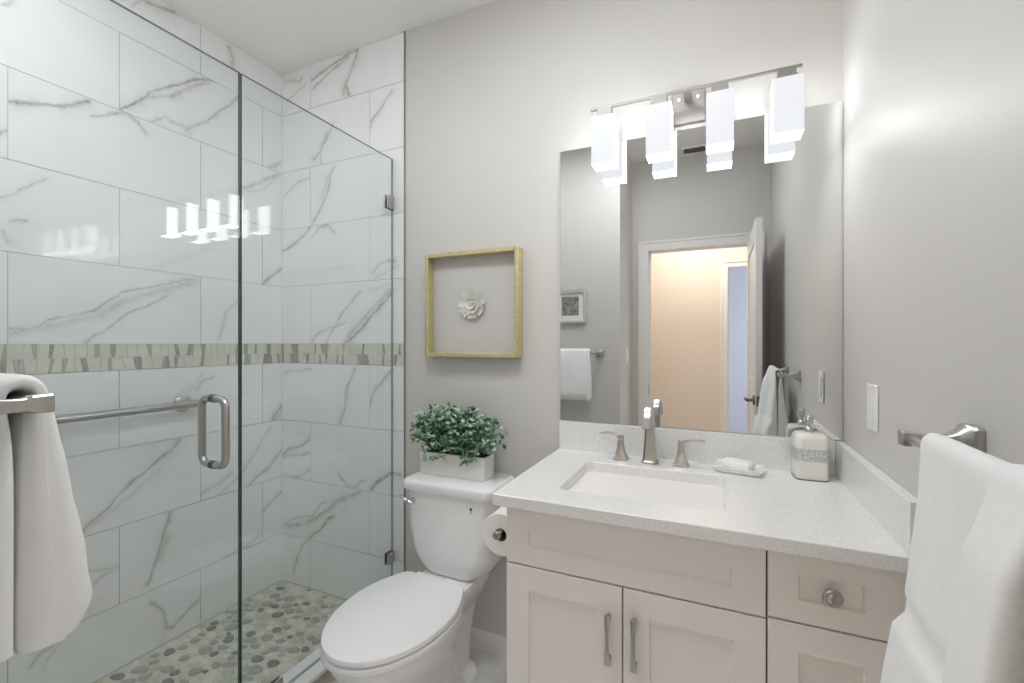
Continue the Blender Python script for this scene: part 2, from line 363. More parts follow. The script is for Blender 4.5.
# veins of the marble tiles: wall, points in wall coordinates, width, strength
VEINS = [
    ('L', [(-1.03, 2.096), (-0.979, 2.111), (-0.911, 2.138), (-0.842, 2.182), (-0.821, 2.201)], 0.009, 0.8),
    ('L', [(-0.899, 2.142), (-0.85, 2.173), (-0.824, 2.198)], 0.014, 0.7),
    ('L', [(-0.809, 2.146), (-0.773, 2.166), (-0.722, 2.205), (-0.703, 2.206), (-0.662, 2.193), (-0.634, 2.16)], 0.007, 0.55),
    ('L', [(-0.791, 2.15), (-0.748, 2.191), (-0.709, 2.207)], 0.006, 0.5),
    ('L', [(-0.716, 2.218), (-0.655, 2.281), (-0.613, 2.335), (-0.568, 2.383), (-0.514, 2.419), (-0.444, 2.478), (-0.364, 2.521)], 0.008, 0.85),
    ('L', [(-0.62, 2.311), (-0.545, 2.356), (-0.465, 2.432), (-0.387, 2.499)], 0.014, 0.45),
    ('L', [(-0.63, 2.203), (-0.564, 2.258), (-0.481, 2.247), (-0.465, 2.232)], 0.006, 0.4),
    ('L', [(-0.481, 2.234), (-0.456, 2.267), (-0.391, 2.314), (-0.323, 2.401), (-0.234, 2.511)], 0.008, 0.55),
    ('L', [(-0.545, 2.245), (-0.473, 2.255), (-0.422, 2.282)], 0.008, 0.35),
    ('L', [(-0.634, 2.696), (-0.613, 2.699), (-0.564, 2.715), (-0.525, 2.728)], 0.009, 0.7),
    ('L', [(-0.521, 2.731), (-0.444, 2.729)], 0.006, 0.3),
    ('L', [(-0.289, 2.723), (-0.274, 2.694), (-0.264, 2.67), (-0.269, 2.634)], 0.014, 0.5),
    ('L', [(-1.044, 2.406), (-1.028, 2.414), (-1.017, 2.429)], 0.008, 0.6),
    ('L', [(-0.686, 2.644), (-0.665, 2.674), (-0.637, 2.698)], 0.006, 0.4),
    ('L', [(-1.044, 1.774), (-1.019, 1.791), (-0.986, 1.822), (-0.964, 1.846), (-0.936, 1.872)], 0.006, 0.4),
    ('L', [(-1.019, 1.699), (-1.0, 1.707), (-0.981, 1.708)], 0.006, 0.45),
    ('L', [(-1.042, 1.664), (-1.035, 1.652), (-1.028, 1.634)], 0.008, 0.4),
    ('L', [(-0.219, 2.061), (-0.155, 2.106), (-0.083, 2.155), (-0.018, 2.198)], 0.012, 0.45),
    ('L', [(-0.308, 1.999), (-0.208, 2.049), (-0.117, 2.087), (-0.036, 2.165)], 0.008, 0.25),
    ('L', [(-0.111, 1.607), (-0.071, 1.646), (-0.008, 1.698)], 0.006, 0.8),
    ('L', [(-0.634, 1.579), (-0.545, 1.647), (-0.422, 1.712), (-0.308, 1.79)], 0.02, 0.12),
    ('L', [(-1.026, 1.351), (-0.988, 1.349), (-0.953, 1.36), (-0.931, 1.382), (-0.886, 1.398), (-0.838, 1.412), (-0.8, 1.421), (-0.76, 1.462), (-0.706, 1.502), (-0.62, 1.532), (-0.506, 1.575), (-0.439, 1.588)], 0.005, 0.55),
    ('L', [(-1.026, 1.338), (-0.926, 1.357), (-0.785, 1.407), (-0.706, 1.463), (-0.583, 1.519), (-0.439, 1.579)], 0.022, 0.3),
    ('L', [(-0.827, 1.301), (-0.8, 1.328), (-0.77, 1.347), (-0.738, 1.379), (-0.708, 1.408), (-0.669, 1.436), (-0.62, 1.458), (-0.56, 1.501)], 0.006, 0.55),
    ('L', [(-0.341, 1.315), (-0.323, 1.363), (-0.303, 1.444), (-0.244, 1.506), (-0.229, 1.522)], 0.009, 0.35),
    ('L', [(-0.435, 1.095), (-0.418, 1.12), (-0.387, 1.136), (-0.36, 1.148)], 0.009, 0.5),
    ('L', [(-0.473, 1.085), (-0.435, 1.117), (-0.409, 1.169)], 0.006, 0.3),
    ('L', [(-0.847, 0.606), (-0.8, 0.641), (-0.764, 0.67), (-0.726, 0.712), (-0.689, 0.744), (-0.645, 0.772), (-0.583, 0.819), (-0.537, 0.843), (-0.506, 0.879)], 0.008, 0.6),
    ('L', [(-0.833, 0.604), (-0.785, 0.632), (-0.729, 0.67), (-0.655, 0.715), (-0.583, 0.769)], 0.014, 0.25),
    ('L', [(-0.418, 0.618), (-0.369, 0.635), (-0.323, 0.655), (-0.279, 0.676)], 0.012, 0.35),
    ('L', [(-0.323, 0.598), (-0.234, 0.65), (-0.172, 0.723), (-0.117, 0.803), (-0.071, 0.857)], 0.007, 0.4),
    ('L', [(-0.188, 0.587), (-0.139, 0.624), (-0.083, 0.65), (-0.036, 0.692), (0.007, 0.736)], 0.009, 0.6),
    ('L', [(-0.541, 0.583), (-0.553, 0.54), (-0.572, 0.488), (-0.579, 0.44), (-0.598, 0.385), (-0.627, 0.316)], 0.009, 0.6),
    ('L', [(-0.557, 0.473), (-0.572, 0.429), (-0.587, 0.393)], 0.024, 0.4),
    ('L', [(-0.838, 0.467), (-0.809, 0.45), (-0.77, 0.435), (-0.726, 0.431)], 0.007, 0.4),
    ('L', [(-0.803, 0.398), (-0.767, 0.419), (-0.729, 0.416)], 0.006, 0.35),
    ('L', [(-0.122, 0.42), (-0.094, 0.451), (-0.042, 0.476), (0.007, 0.504)], 0.008, 0.65),
    ('L', [(-0.485, 0.261), (-0.4, 0.27), (-0.284, 0.279), (-0.198, 0.292), (-0.117, 0.33)], 0.008, 0.35),
    ('L', [(-0.618, 0.237), (-0.598, 0.215), (-0.576, 0.182), (-0.568, 0.14), (-0.56, 0.097), (-0.535, 0.083), (-0.51, 0.099), (-0.477, 0.12), (-0.426, 0.151)], 0.006, 0.7),
    ('L', [(-0.572, 0.112), (-0.56, 0.089), (-0.576, 0.051)], 0.02, 0.2),
    ('L', [(-0.537, 0.084), (-0.481, 0.114), (-0.426, 0.147)], 0.012, 0.3),
    ('L', [(-0.979, 0.199), (-0.966, 0.215), (-0.956, 0.229), (-0.923, 0.236)], 0.008, 0.5),
    ('L', [(-0.951, 0.171), (-0.931, 0.202), (-0.91, 0.224)], 0.008, 0.3),
    ('B', [(-1.9, 2.661), (-1.782, 2.699), (-1.695, 2.721), (-1.605, 2.737)], 0.009, 0.75),
    ('B', [(-1.886, 2.616), (-1.755, 2.682), (-1.649, 2.715)], 0.007, 0.7),
    ('B', [(-1.592, 2.739), (-1.617, 2.687), (-1.639, 2.648), (-1.656, 2.612), (-1.669, 2.576), (-1.649, 2.527)], 0.009, 0.75),
    ('B', [(-1.669, 2.606), (-1.682, 2.544)], 0.014, 0.5),
    ('B', [(-2.091, 2.691), (-2.038, 2.694), (-1.994, 2.673), (-1.972, 2.689)], 0.009, 0.5),
    ('B', [(-2.068, 2.595), (-2.009, 2.624), (-1.943, 2.651)], 0.01, 0.35),
    ('B', [(-1.755, 2.405), (-1.775, 2.368), (-1.805, 2.333), (-1.844, 2.282), (-1.893, 2.246)], 0.009, 0.6),
    ('B', [(-1.796, 2.362), (-1.83, 2.312)], 0.016, 0.45),
    ('B', [(-1.844, 2.279), (-1.837, 2.222)], 0.005, 0.4),
    ('B', [(-1.511, 2.37), (-1.486, 2.389), (-1.45, 2.415), (-1.42, 2.451), (-1.387, 2.484)], 0.007, 0.6),
    ('B', [(-1.511, 2.341), (-1.511, 2.38)], 0.007, 0.5),
    ('B', [(-1.745, 2.186), (-1.769, 2.165), (-1.782, 2.116), (-1.796, 2.062), (-1.83, 2.011), (-1.858, 1.966), (-1.897, 1.916)], 0.007, 0.6),
    ('B', [(-1.789, 2.153), (-1.81, 2.095), (-1.83, 2.042)], 0.014, 0.3),
    ('B', [(-2.106, 2.089), (-2.053, 2.119), (-1.994, 2.153), (-1.922, 2.158)], 0.009, 0.4),
    ('B', [(-1.917, 1.908), (-1.943, 1.874), (-1.972, 1.856), (-2.009, 1.833), (-2.046, 1.816), (-2.114, 1.795)], 0.008, 0.8),
    ('B', [(-1.907, 1.845), (-1.872, 1.867), (-1.858, 1.891), (-1.816, 1.897), (-1.785, 1.901), (-1.769, 1.882), (-1.745, 1.859)], 0.006, 0.5),
    ('B', [(-1.501, 1.633), (-1.474, 1.665), (-1.45, 1.682), (-1.414, 1.689), (-1.367, 1.681)], 0.009, 0.45),
    ('B', [(-1.492, 1.613), (-1.42, 1.637), (-1.361, 1.661)], 0.012, 0.3),
    ('B', [(-1.573, 1.555), (-1.598, 1.536), (-1.621, 1.513), (-1.656, 1.484), (-1.695, 1.448), (-1.728, 1.401), (-1.775, 1.352), (-1.796, 1.301)], 0.006, 0.6),
    ('B', [(-1.379, 1.545), (-1.45, 1.484), (-1.486, 1.45), (-1.519, 1.422), (-1.554, 1.384), (-1.592, 1.353), (-1.656, 1.306)], 0.008, 0.85),
    ('B', [(-1.396, 1.551), (-1.468, 1.492), (-1.542, 1.432), (-1.617, 1.365), (-1.675, 1.301)], 0.016, 0.4),
    ('B', [(-1.9, 1.312), (-1.858, 1.347), (-1.782, 1.382), (-1.735, 1.381), (-1.669, 1.405)], 0.007, 0.45),
    ('B', [(-1.517, 1.557), (-1.456, 1.563), (-1.396, 1.579)], 0.01, 0.3),
    ('B', [(-1.611, 1.179), (-1.637, 1.129), (-1.669, 1.078), (-1.669, 0.996), (-1.689, 0.943), (-1.708, 0.898)], 0.008, 0.6),
    ('B', [(-1.656, 1.093), (-1.662, 1.019)], 0.016, 0.3),
    ('B', [(-2.106, 1.14), (-2.046, 1.153), (-1.972, 1.16), (-1.9, 1.167)], 0.007, 0.4),
    ('B', [(-1.385, 1.174), (-1.438, 1.125), (-1.48, 1.086), (-1.504, 1.042), (-1.517, 0.998)], 0.009, 0.6),
    ('B', [(-2.114, 0.703), (-2.061, 0.738), (-2.016, 0.752), (-1.965, 0.768), (-1.922, 0.795)], 0.008, 0.65),
    ('B', [(-2.114, 0.689), (-2.009, 0.711), (-1.922, 0.73)], 0.007, 0.5),
    ('B', [(-2.099, 0.595), (-2.046, 0.596), (-2.001, 0.591), (-1.958, 0.617), (-1.918, 0.642)], 0.006, 0.55),
    ('B', [(-1.722, 0.645), (-1.689, 0.619), (-1.649, 0.59), (-1.605, 0.596), (-1.585, 0.622), (-1.548, 0.637)], 0.006, 0.6),
    ('B', [(-1.511, 0.595), (-1.492, 0.62), (-1.468, 0.642), (-1.426, 0.666), (-1.387, 0.695), (-1.338, 0.686)], 0.009, 0.75),
    ('B', [(-2.099, 0.334), (-2.016, 0.378), (-1.958, 0.398), (-1.897, 0.407), (-1.865, 0.448), (-1.837, 0.483), (-1.803, 0.493)], 0.005, 0.6),
    ('B', [(-2.091, 0.323), (-2.016, 0.341), (-1.936, 0.364), (-1.858, 0.408), (-1.782, 0.461), (-1.722, 0.51), (-1.669, 0.537), (-1.585, 0.569)], 0.016, 0.55),
    ('B', [(-1.918, 0.292), (-1.872, 0.329), (-1.823, 0.365), (-1.796, 0.403), (-1.755, 0.43)], 0.007, 0.8),
    ('B', [(-1.922, 0.279), (-1.95, 0.258), (-1.972, 0.238), (-2.001, 0.18), (-2.023, 0.123), (-2.035, 0.068)], 0.007, 0.6),
]

# ------------------------------------------------------------------ the room shell
XL, XR, YF, YD, ZC = -2.122, 0.3616, -1.515, -2.03, 2.743
XT = -1.3105          # where the tiled part of the back wall ends
XA = -0.61            # corner of the towel wall beside the doorway
T = 0.3048
ROWZ = [0.03, 0.2805, 0.5853, 0.8901, 1.1949, 1.2974, 1.6022, 1.907, 2.2118, 2.5166, ZC]

class Fbm:
    def __init__(s, seed):
        s.g = np.random.RandomState(seed).rand(64, 64)
    def n(s, x, y):
        xi, yi = np.floor(x).astype(int), np.floor(y).astype(int)
        fx, fy = x - xi, y - yi
        fx = fx * fx * (3 - 2 * fx); fy = fy * fy * (3 - 2 * fy)
        g = s.g
        a, b = g[xi % 64, yi % 64], g[(xi + 1) % 64, yi % 64]
        c, d = g[xi % 64, (yi + 1) % 64], g[(xi + 1) % 64, (yi + 1) % 64]
        return (a * (1 - fx) + b * fx) * (1 - fy) + (c * (1 - fx) + d * fx) * fy
    def __call__(s, x, y, sc):
        return (s.n(x * sc, y * sc) + 0.5 * s.n(x * sc * 2.1, y * sc * 2.1) + 0.25 * s.n(x * sc * 4.3, y * sc * 4.3)) / 1.75 - 0.5

def vein_field(u, w, veins, seed):
    f1, f2, f3 = Fbm(seed), Fbm(seed + 1), Fbm(seed + 2)
    du = u + 0.009 * f1(u, w, 45) + 0.012 * f2(u, w, 14) + 0.004 * f3(u, w, 130)
    dw = w + 0.009 * f2(w, u, 45) + 0.012 * f1(w, u, 14) + 0.004 * f3(w, u, 130)
    mod = 0.75 + 0.9 * f3(u, w, 30)
    wm = 1.0 + 1.1 * f3(w, u, 22)
    val = np.zeros_like(u)
    for pts, wd, s in veins:
        best = np.full(u.shape, 9.0)
        for (a, b), (c, d) in zip(pts[:-1], pts[1:]):
            L2 = (c - a) ** 2 + (d - b) ** 2 + 1e-12
            t = np.clip(((du - a) * (c - a) + (dw - b) * (d - b)) / L2, 0, 1)
            best = np.minimum(best, np.hypot(du - a - t * (c - a), dw - b - t * (d - b)))
        g = best / (wd * wm * 0.60)
        val = np.maximum(val, s * (mod * (0.70 + 0.9 * f2(u, w, 120)) * np.exp(-g * g) + (0.38 + 0.6 * f1(w, u, 26)) * np.exp(-g * 0.36)))
    return np.clip(val, 0, 1)

def random_veins(rng, u0, u1, w0, w1):
    out = []
    for _ in range(rng.choice([1, 1, 2])):
        x, y = rng.uniform(u0, u1), w0
        pts = [(x, y)]
        a = rng.uniform(0.5, 1.2) * rng.choice([1, 1, -1])
        for _ in range(7):
            x += math.cos(a) * 0.05 * (1 if a > 0 else -1); y += abs(math.sin(a)) * 0.055; a += rng.uniform(-0.3, 0.3)
            pts.append((x, y))
        out.append((pts, rng.uniform(0.006, 0.013), rng.uniform(0.35, 0.7)))
    return out

def tiled_wall(name, u_lo, u_hi, seams_even, seams_odd, place, veins, seed, step=0.005, back=None):
    """tiles in running bond; place(u, w, d) turns wall coordinates into a point, d = depth behind the face"""
    rng = random.Random(seed)
    V, F, M, A = [], [], [], []
    n0 = 0
    g = 0.0011
    for r in range(len(ROWZ) - 1):
        if r == 4: continue
        idx = r if r < 4 else r - 1
        seams = seams_even if idx % 2 == 0 else seams_odd
        cuts = sorted([u_lo, u_hi] + [s for s in seams if u_lo + 0.01 < s < u_hi - 0.01])
        w0, w1 = ROWZ[r] + g, ROWZ[r + 1] - g
        for a, b in zip(cuts[:-1], cuts[1:]):
            a2, b2 = a + g, b - g
            nu, nw = max(2, int((b2 - a2) / step) + 1), max(2, int((w1 - w0) / step) + 1)
            uu, ww = np.meshgrid(np.linspace(a2, b2, nu), np.linspace(w0, w1, nw), indexing='ij')
            mine = []
            for pts, wd, s in veins:
                mu_, mw_ = np.mean([p[0] for p in pts]), np.mean([p[1] for p in pts])
                if a - 0.005 <= mu_ <= b + 0.005 and ROWZ[r] - 0.005 <= mw_ <= ROWZ[r + 1] + 0.005: mine.append((pts, wd, s))
            if not mine and (b - a) > 0.1 and rng.random() < (0.35 if veins else 0.8): mine = random_veins(rng, a, b, w0, w1)
            val = vein_field(uu, ww, mine, seed + r * 7 + int(abs(a) * 31)) if mine else np.zeros_like(uu)
            f = Fbm(seed + 90)
            val = np.clip(val + np.clip(0.10 * f(uu, ww, 7) + 0.01, 0, 1), 0, 1)
            P = place(uu.ravel(), ww.ravel(), 0.0)
            V.append(P); A.append(val.ravel())
            i = np.arange(nu * nw).reshape(nu, nw) + n0
            q = np.stack([i[:-1, :-1], i[1:, :-1], i[1:, 1:], i[:-1, 1:]], -1).reshape(-1, 4)
            F.append(q); M.append(np.zeros(len(q), int))
            n0 += nu * nw
    # grout behind the tiles, as a slab that is the body of the wall
    c = [(u_lo, ROWZ[0] - 0.05), (u_hi, ROWZ[0] - 0.05), (u_hi, ROWZ[-1]), (u_lo, ROWZ[-1])]
    P = np.concatenate([place(np.array([p[0] for p in c]), np.array([p[1] for p in c]), 0.0012),
                        place(np.array([p[0] for p in c]), np.array([p[1] for p in c]), 0.09)])
    V.append(P); A.append(np.zeros(8))
    q = np.array([(0, 1, 2, 3), (7, 6, 5, 4), (0, 4, 5, 1), (1, 5, 6, 2), (2, 6, 7, 3), (3, 7, 4, 0)]) + n0
    F.append(q); M.append(np.ones(6, int))
    V = np.concatenate(V); F = np.concatenate(F); M = np.concatenate(M); A = np.concatenate(A)
    me = bpy.data.meshes.new(name)
    me.vertices.add(len(V)); me.vertices.foreach_set('co', V.ravel())
    me.loops.add(len(F) * 4); me.loops.foreach_set('vertex_index', F.ravel())
    me.polygons.add(len(F)); me.polygons.foreach_set('loop_start', np.arange(len(F)) * 4)
    me.polygons.foreach_set('material_index', M)
    me.materials.append(MARBLE); me.materials.append(GROUT)
    me.update(calc_edges=True)
    at = me.attributes.new('vein', 'FLOAT', 'POINT')
    at.data.foreach_set('value', A.astype(np.float32))
    me.validate()
    o = bpy.data.objects.new(name, me)
    COL.objects.link(o)
    o['kind'] = 'structure'
    WO[o.name] = Vector((0, 0, 0))
    return o

SE = [-1.6388, -1.029, -0.4195]     # seams of the rows that start at the floor
SO = [-1.334, -0.7243, -0.1147]
tiled_wall('wall_left', YF, 0.0, SE, SO,
           lambda u, w, d: np.stack([np.full_like(u, XL) - d, u, w], -1), [v[1:] for v in VEINS if v[0] == 'L'], 11)
tiled_wall('wall_back_tiled', XL, XT, [-1.9115], [-1.5176],
           lambda u, w, d: np.stack([u, np.full_like(u, 0.0) + d, w], -1), [v[1:] for v in VEINS if v[0] == 'B'], 23)
tiled_wall('wall_shower_end', XL, -1.395, [-1.9115], [-1.5176],
           lambda u, w, d: np.stack([u, np.full_like(u, YF) - d, w], -1), [], 37, step=0.008)

def structure(name, m, *boxes, bevel=0, kind='structure'):
    b = MB()
    for q in boxes: b.box(*q)
    return b.build(name, m, None, bevel=bevel, kind=kind)
structure('wall_back', PAINT, (XT, XR + 0.1, 0.0, 0.09, 0, ZC))
structure('wall_right', PAINT, (XR, XR + 0.09, YD, 0.0, 0, ZC))
structure('wall_towel', PAINT, (-1.395, XA, YF - 0.09, YF, 0, ZC), (XA - 0.09, XA, YD, YF - 0.09, 0, ZC))
DX0, DX1, DZ = -0.485, 0.25, 2.03
structure('wall_door', PAINT, (XA - 0.09, DX0 - 0.02, YD - 0.10, YD, 0, ZC), (DX1 + 0.02, XR + 0.09, YD - 0.10, YD, 0, ZC),
          (DX0 - 0.02, DX1 + 0.02, YD - 0.10, YD, DZ + 0.02, ZC))
structure('floor', FLOORT, (-2.3, 2.0, -5.0, 0.09, -0.08, 0.0))
structure('ceiling', CEIL, (-2.3, 2.0, -5.0, 0.09, ZC, ZC + 0.08))
# hall outside the doorway and the room beyond it, seen in the mirror
structure('wall_hall', HALLP, (-2.0, 0.05, -3.28, -3.20, 0, ZC), (0.93, 2.0, -3.28, -3.20, 0, ZC), (0.05, 0.93, -3.28, -3.20, 2.06, ZC),
          (-2.0, -1.92, -3.2, YD - 0.1, 0, ZC), (1.6, 1.68, -3.2, YD - 0.1, 0, ZC),
          (XR + 0.09, 1.6, YD - 0.1, YD - 0.02, 0, ZC), (-1.92, XA - 0.09, YD - 0.1, YD - 0.02, 0, ZC))
structure('wall_far_room', BEYOND, (-0.6, 2.0, -4.98, -4.9, 0, ZC), (-0.68, -0.6, -4.98, -3.28, 0, ZC), (1.68, 1.76, -4.9, -3.28, 0, ZC))

# baseboards: profiled strip
def baseboard(name, p0, p1, nrm):
    prof = [(0, 0), (0.014, 0), (0.014, 0.048), (0.011, 0.054), (0.011, 0.060), (0.007, 0.070), (0.004, 0.077), (0, 0.078)]
    p0, p1, nrm = Vector(p0), Vector(p1), Vector(nrm)
    b = MB()
    b.loft([[p + nrm * d + Vector((0, 0, h)) for d, h in prof] for p in (p0, p1)])
    return b.build(name, TRIMW, None, kind='structure')
baseboard("baseboard_back", (XT + 0.004, 0, 0), (-0.532, 0, 0), (0, -1, 0))
baseboard('baseboard_right', (XR, -0.60, 0), (XR, YD, 0), (-1, 0, 0))
baseboard('baseboard_towel', (-1.32, YF, 0), (XA, YF, 0), (0, 1, 0))

# door casing of the bathroom doorway and of the doorway across the hall
def casing(name, x0, x1, zt, y, w=0.075, d=0.016, jamb=0.12):
    b = MB()
    for q in ((x0 - w, x0, y, y + d, 0, zt + w), (x1, x1 + w, y, y + d, 0, zt + w), (x0, x1, y, y + d, zt, zt + w)): b.box(*q)
    for q in ((x0 - w, x0 - w + 0.018, y + d, y + d + 0.007, 0, zt + w), (x1 + w - 0.018, x1 + w, y + d, y + d + 0.007, 0, zt + w), (x0 - w + 0.018, x1 + w - 0.018, y + d, y + d + 0.007, zt + w - 0.018, zt + w)): b.box(*q)
    for q in ((x0 - 0.018, x0, y - jamb, y, 0, zt), (x1, x1 + 0.018, y - jamb, y, 0, zt), (x0 - 0.018, x1 + 0.018, y - jamb, y, zt, zt + 0.018)): b.box(*q)
    for q in ((x0, x0 + 0.012, y - jamb * 0.75, y - jamb * 0.45, 0, zt), (x1 - 0.012, x1, y - jamb * 0.75, y - jamb * 0.45, 0, zt)): b.box(*q)
    return b.build(name, TRIMW, None, kind='structure', bevel=0.002)
casing('trim_1', DX0, DX1, DZ, YD)
casing('trim_2', 0.11, 0.85, 2.04, -3.20, w=0.062)
MB().box(DX0, DX0 + 0.002, YD - 0.035, YD - 0.012, 0.90, 0.96).build('strike_plate', DARKM, None, kind='structure')

# metal edge where the tile ends on the back wall
MB().box(XT - 0.001, XT + 0.0035, -0.006, 0.004, 0.0, ZC).build('trim_3', mat('edge_trim_metal', (0.30, 0.28, 0.26), 0.4, 0.7), None, kind='structure')

# mosaic band: two courses of slim slanted glass pieces
def mosaic(name, u0, u1, place, seed):
    rng = random.Random(seed)
    b = MB()
    z0, z1 = ROWZ[4], ROWZ[5]
    b.v += [place(u0, z0, 0.0), place(u1, z0, 0.0), place(u1, z1, 0.0), place(u0, z1, 0.0)]
    b.face((0, 1, 2, 3), 4)
    h = (z1 - z0) / 2
    for r in range(2):
        a0, a1 = z0 + r * h + 0.001, z0 + (r + 1) * h - 0.001
        u = u0; sl = 0.0
        while u < u1 - 0.002:
            k = rng.random()
            if k < 0.55: w, m = rng.uniform(0.018, 0.040), 0
            elif k < 0.80: w, m = rng.uniform(0.009, 0.016), 1
            elif k < 0.92: w, m = rng.uniform(0.008, 0.014), 2
            else: w, m = rng.uniform(0.008, 0.014), 3
            e = min(u + w, u1)
            sn = rng.uniform(-0.006, 0.006) if e < u1 else 0
            i = len(b.v)
            g = 0.0006
            q = [(u + g - sl, a0), (e - g - sn, a0), (e - g + sn, a1), (u + g + sl, a1)]
            b.v += [place(x, z, 0.0018) for x, z in q] + [place(x, z, 0.0) for x, z in q]
            b.face((i, i + 1, i + 2, i + 3), m)
            for j in range(4): b.face((i + j, i + 4 + j, i + 4 + (j + 1) % 4, i + (j + 1) % 4), m)
            u = e; sl = sn
    return b.build(name, [M_CREAM, M_GREY, M_TAUPE, M_SILVER, GROUT], None, kind='structure', normals=False)
mosaic('trim_4', YF, 0.0, lambda u, z, d: (XL + d, u, z), 5)
mosaic('trim_5', XL, XT - 0.001, lambda u, z, d: (u, -d, z), 6)

# shower floor: river pebbles set in pale grout
def pebble_floor():
    rng = random.Random(4)
    b = MB()
    b.box(XL, -1.44, YF, 0.0, 0.0, 0.0285, m=4)
    done = []
    tries = 0
    while len(done) < 480 and tries < 20000:
        tries += 1
        r = rng.choice([0.029, 0.026, 0.024, 0.021, 0.018]) if tries < 9000 else rng.uniform(0.012, 0.018)
        x, y = rng.uniform(XL + r, -1.443 - r), rng.uniform(YF + r, -r)
        if any((x - q[0]) ** 2 + (y - q[1]) ** 2 < ((r + q[2]) * 0.98) ** 2 for q in done): continue
        done.append((x, y, r))
        asp = rng.uniform(1.2, 1.6); a = rng.uniform(-0.5, 0.5)
        m = rng.choices([0, 1, 2, 3], [0.15, 0.26, 0.22, 0.37])[0]
        n = 14
        rings = []
        ph = rng.uniform(0, 6)
        for k, (rs, h) in enumerate(((1.0, 0.0), (0.93, 0.0022), (0.72, 0.0038), (0.35, 0.0046))):
            ring = []
            for j in range(n):
                t = 2 * PI * j / n
                w = 1 + 0.07 * math.sin(2 * t + ph) + 0.05 * math.sin(3 * t + ph * 2)
                px_, py_ = r * rs * w * math.cos(t) * math.sqrt(asp), r * rs * w * math.sin(t) / math.sqrt(asp)
                ring.append((x + px_ * math.cos(a) - py_ * math.sin(a), y + px_ * math.sin(a) + py_ * math.cos(a), 0.0285 + h))
            rings.append(ring)
        b.loft(rings, False, True, m)
    return b.build('floor_shower', [P_DARK, P_MID, P_SAGE, P_PALE, GROUT2], None, smooth=True, kind='structure', normals=False)
pebble_floor()
b = MB()
b.box(-1.430, -1.335, YF, -0.001, 0.0, 0.072)
cu = b.build('shower_curb', CURBT, None, bevel=0.002)
tag(cu, 'low shower curb with a white quartz cap under the glass', 'shower curb')
MB().box(-1.440, -1.3245, YF, -0.001, 0.0725, 0.090).build('curb_cap', MARBLEW, cu, bevel=0.003)

# ------------------------------------------------------------------ shower glass
XG = -1.3815
GT = 0.005
def glass_leaf(name, y0, y1, z0, z1, parent, near, far):
    b = MB()
    b.box(XG - GT, XG + GT, y0, y1, z0, z1)
    b.m = [2, 2, near, 0, far, 0]
    return b.build(name, [GLASS, GEDGE, GEDGEL], parent, normals=True)
pan = thing('shower_panel', 'fixed clear glass shower panel clipped to the tiled back wall beside the toilet', 'shower glass', (XG, -0.37, 0.0905))
glass_leaf('glass_pane', -0.742, -0.004, 0.0925, 2.162, pan, 1, 2)
MB().box(XG - 0.003, XG + 0.003, -0.742, -0.004, 0.0905, 0.0925).build('bottom_seal', SILICONE, pan)
for z0, z1 in ((1.925, 1.985), (0.277, 0.330)):
    MB().box(XG - GT - 0.007, XG - GT - 0.0002, -0.047, -0.002, z0, z1).box(XG + GT + 0.0002, XG + GT + 0.007, -0.047, -0.002, z0, z1).build('clip', NICKEL, pan, bevel=0.0015)
MB().box(XG - GT - 0.007, XG - GT - 0.0002, -0.645, -0.597, 0.0905, 0.140).box(XG + GT + 0.0002, XG + GT + 0.007, -0.645, -0.597, 0.0905, 0.140).build('clip', NICKEL, pan, bevel=0.0015)

dr = thing('shower_door', 'frameless clear glass shower door with a brushed D-shaped pull handle', 'shower door', (XG, -1.13, 0.1))
glass_leaf('glass_pane', -1.505, -0.748, 0.100, 2.162, dr, 2, 1)
MB().box(XG - 0.004, XG + 0.004, -1.505, -0.748, 0.0935, 0.0998).build('bottom_seal', SILICONE, dr)
HY_, HZ0, HZ1 = -0.828, 0.934, 1.134
b = MB()
for s in (-1, 1):
    o_ = 0.056 * s
    g0 = GT * s
    rc = 0.028
    path = [(XG + g0, HY_, HZ1)]
    for i in range(9):
        a = i / 8 * PI / 2
        path.append((XG + o_ - s * rc + s * rc * math.sin(a), HY_, HZ1 - rc + rc * math.cos(a)))
    for i in range(9):
        a = i / 8 * PI / 2
        path.append((XG + o_ - s * rc + s * rc * math.cos(a), HY_, HZ0 + rc - rc * math.sin(a)))
    path.append((XG + g0, HY_, HZ0))
    b.tube(path, 0.0110, 20)
b.build('pull_handle', NICKEL, dr, smooth=True)
b = MB()
for z in (HZ0, HZ1):
    for s in (-1, 1):
        b.lathe([(0.0125, s * (GT + 0.0003)), (0.0125, s * (GT + 0.004)), (0.0105, s * (GT + 0.005))], (XG, HY_, z), 'x', 24)
b.build('washer', DARKM, dr, smooth=True)
for z in (0.40, 1.85):
    MB().box(XG - GT - 0.006, XG - GT - 0.0002, -1.507, -1.45, z, z + 0.09).box(XG + GT + 0.0002, XG + GT + 0.006, -1.507, -1.45, z, z + 0.09).build('hinge', NICKEL, dr, bevel=0.001)

# grab bar on the left wall of the shower
gb = thing('grab_bar', 'long brushed metal grab bar on the marble tiled shower wall', 'grab bar', (XL, -0.9, 1.035))
by = -0.4975
BX = XL + 0.052
b = MB()
b.lathe([(0.0120, 0.0), (0.0160, -0.003), (0.0160, -0.90), (0.0120, -0.903)], (BX, -0.432, 1.036), 'y', 24)
b.build('bar', NICKEL, gb, smooth=True, angle=50)
for y in (by, -1.278):
    MB().lathe([(0.036, 0.0022), (0.036, 0.006), (0.033, 0.009), (0.013, 0.012), (0.012, 0.044)], (XL, y, 1.036), 'x', 40).build('flange', NICKEL, gb, smooth=True)

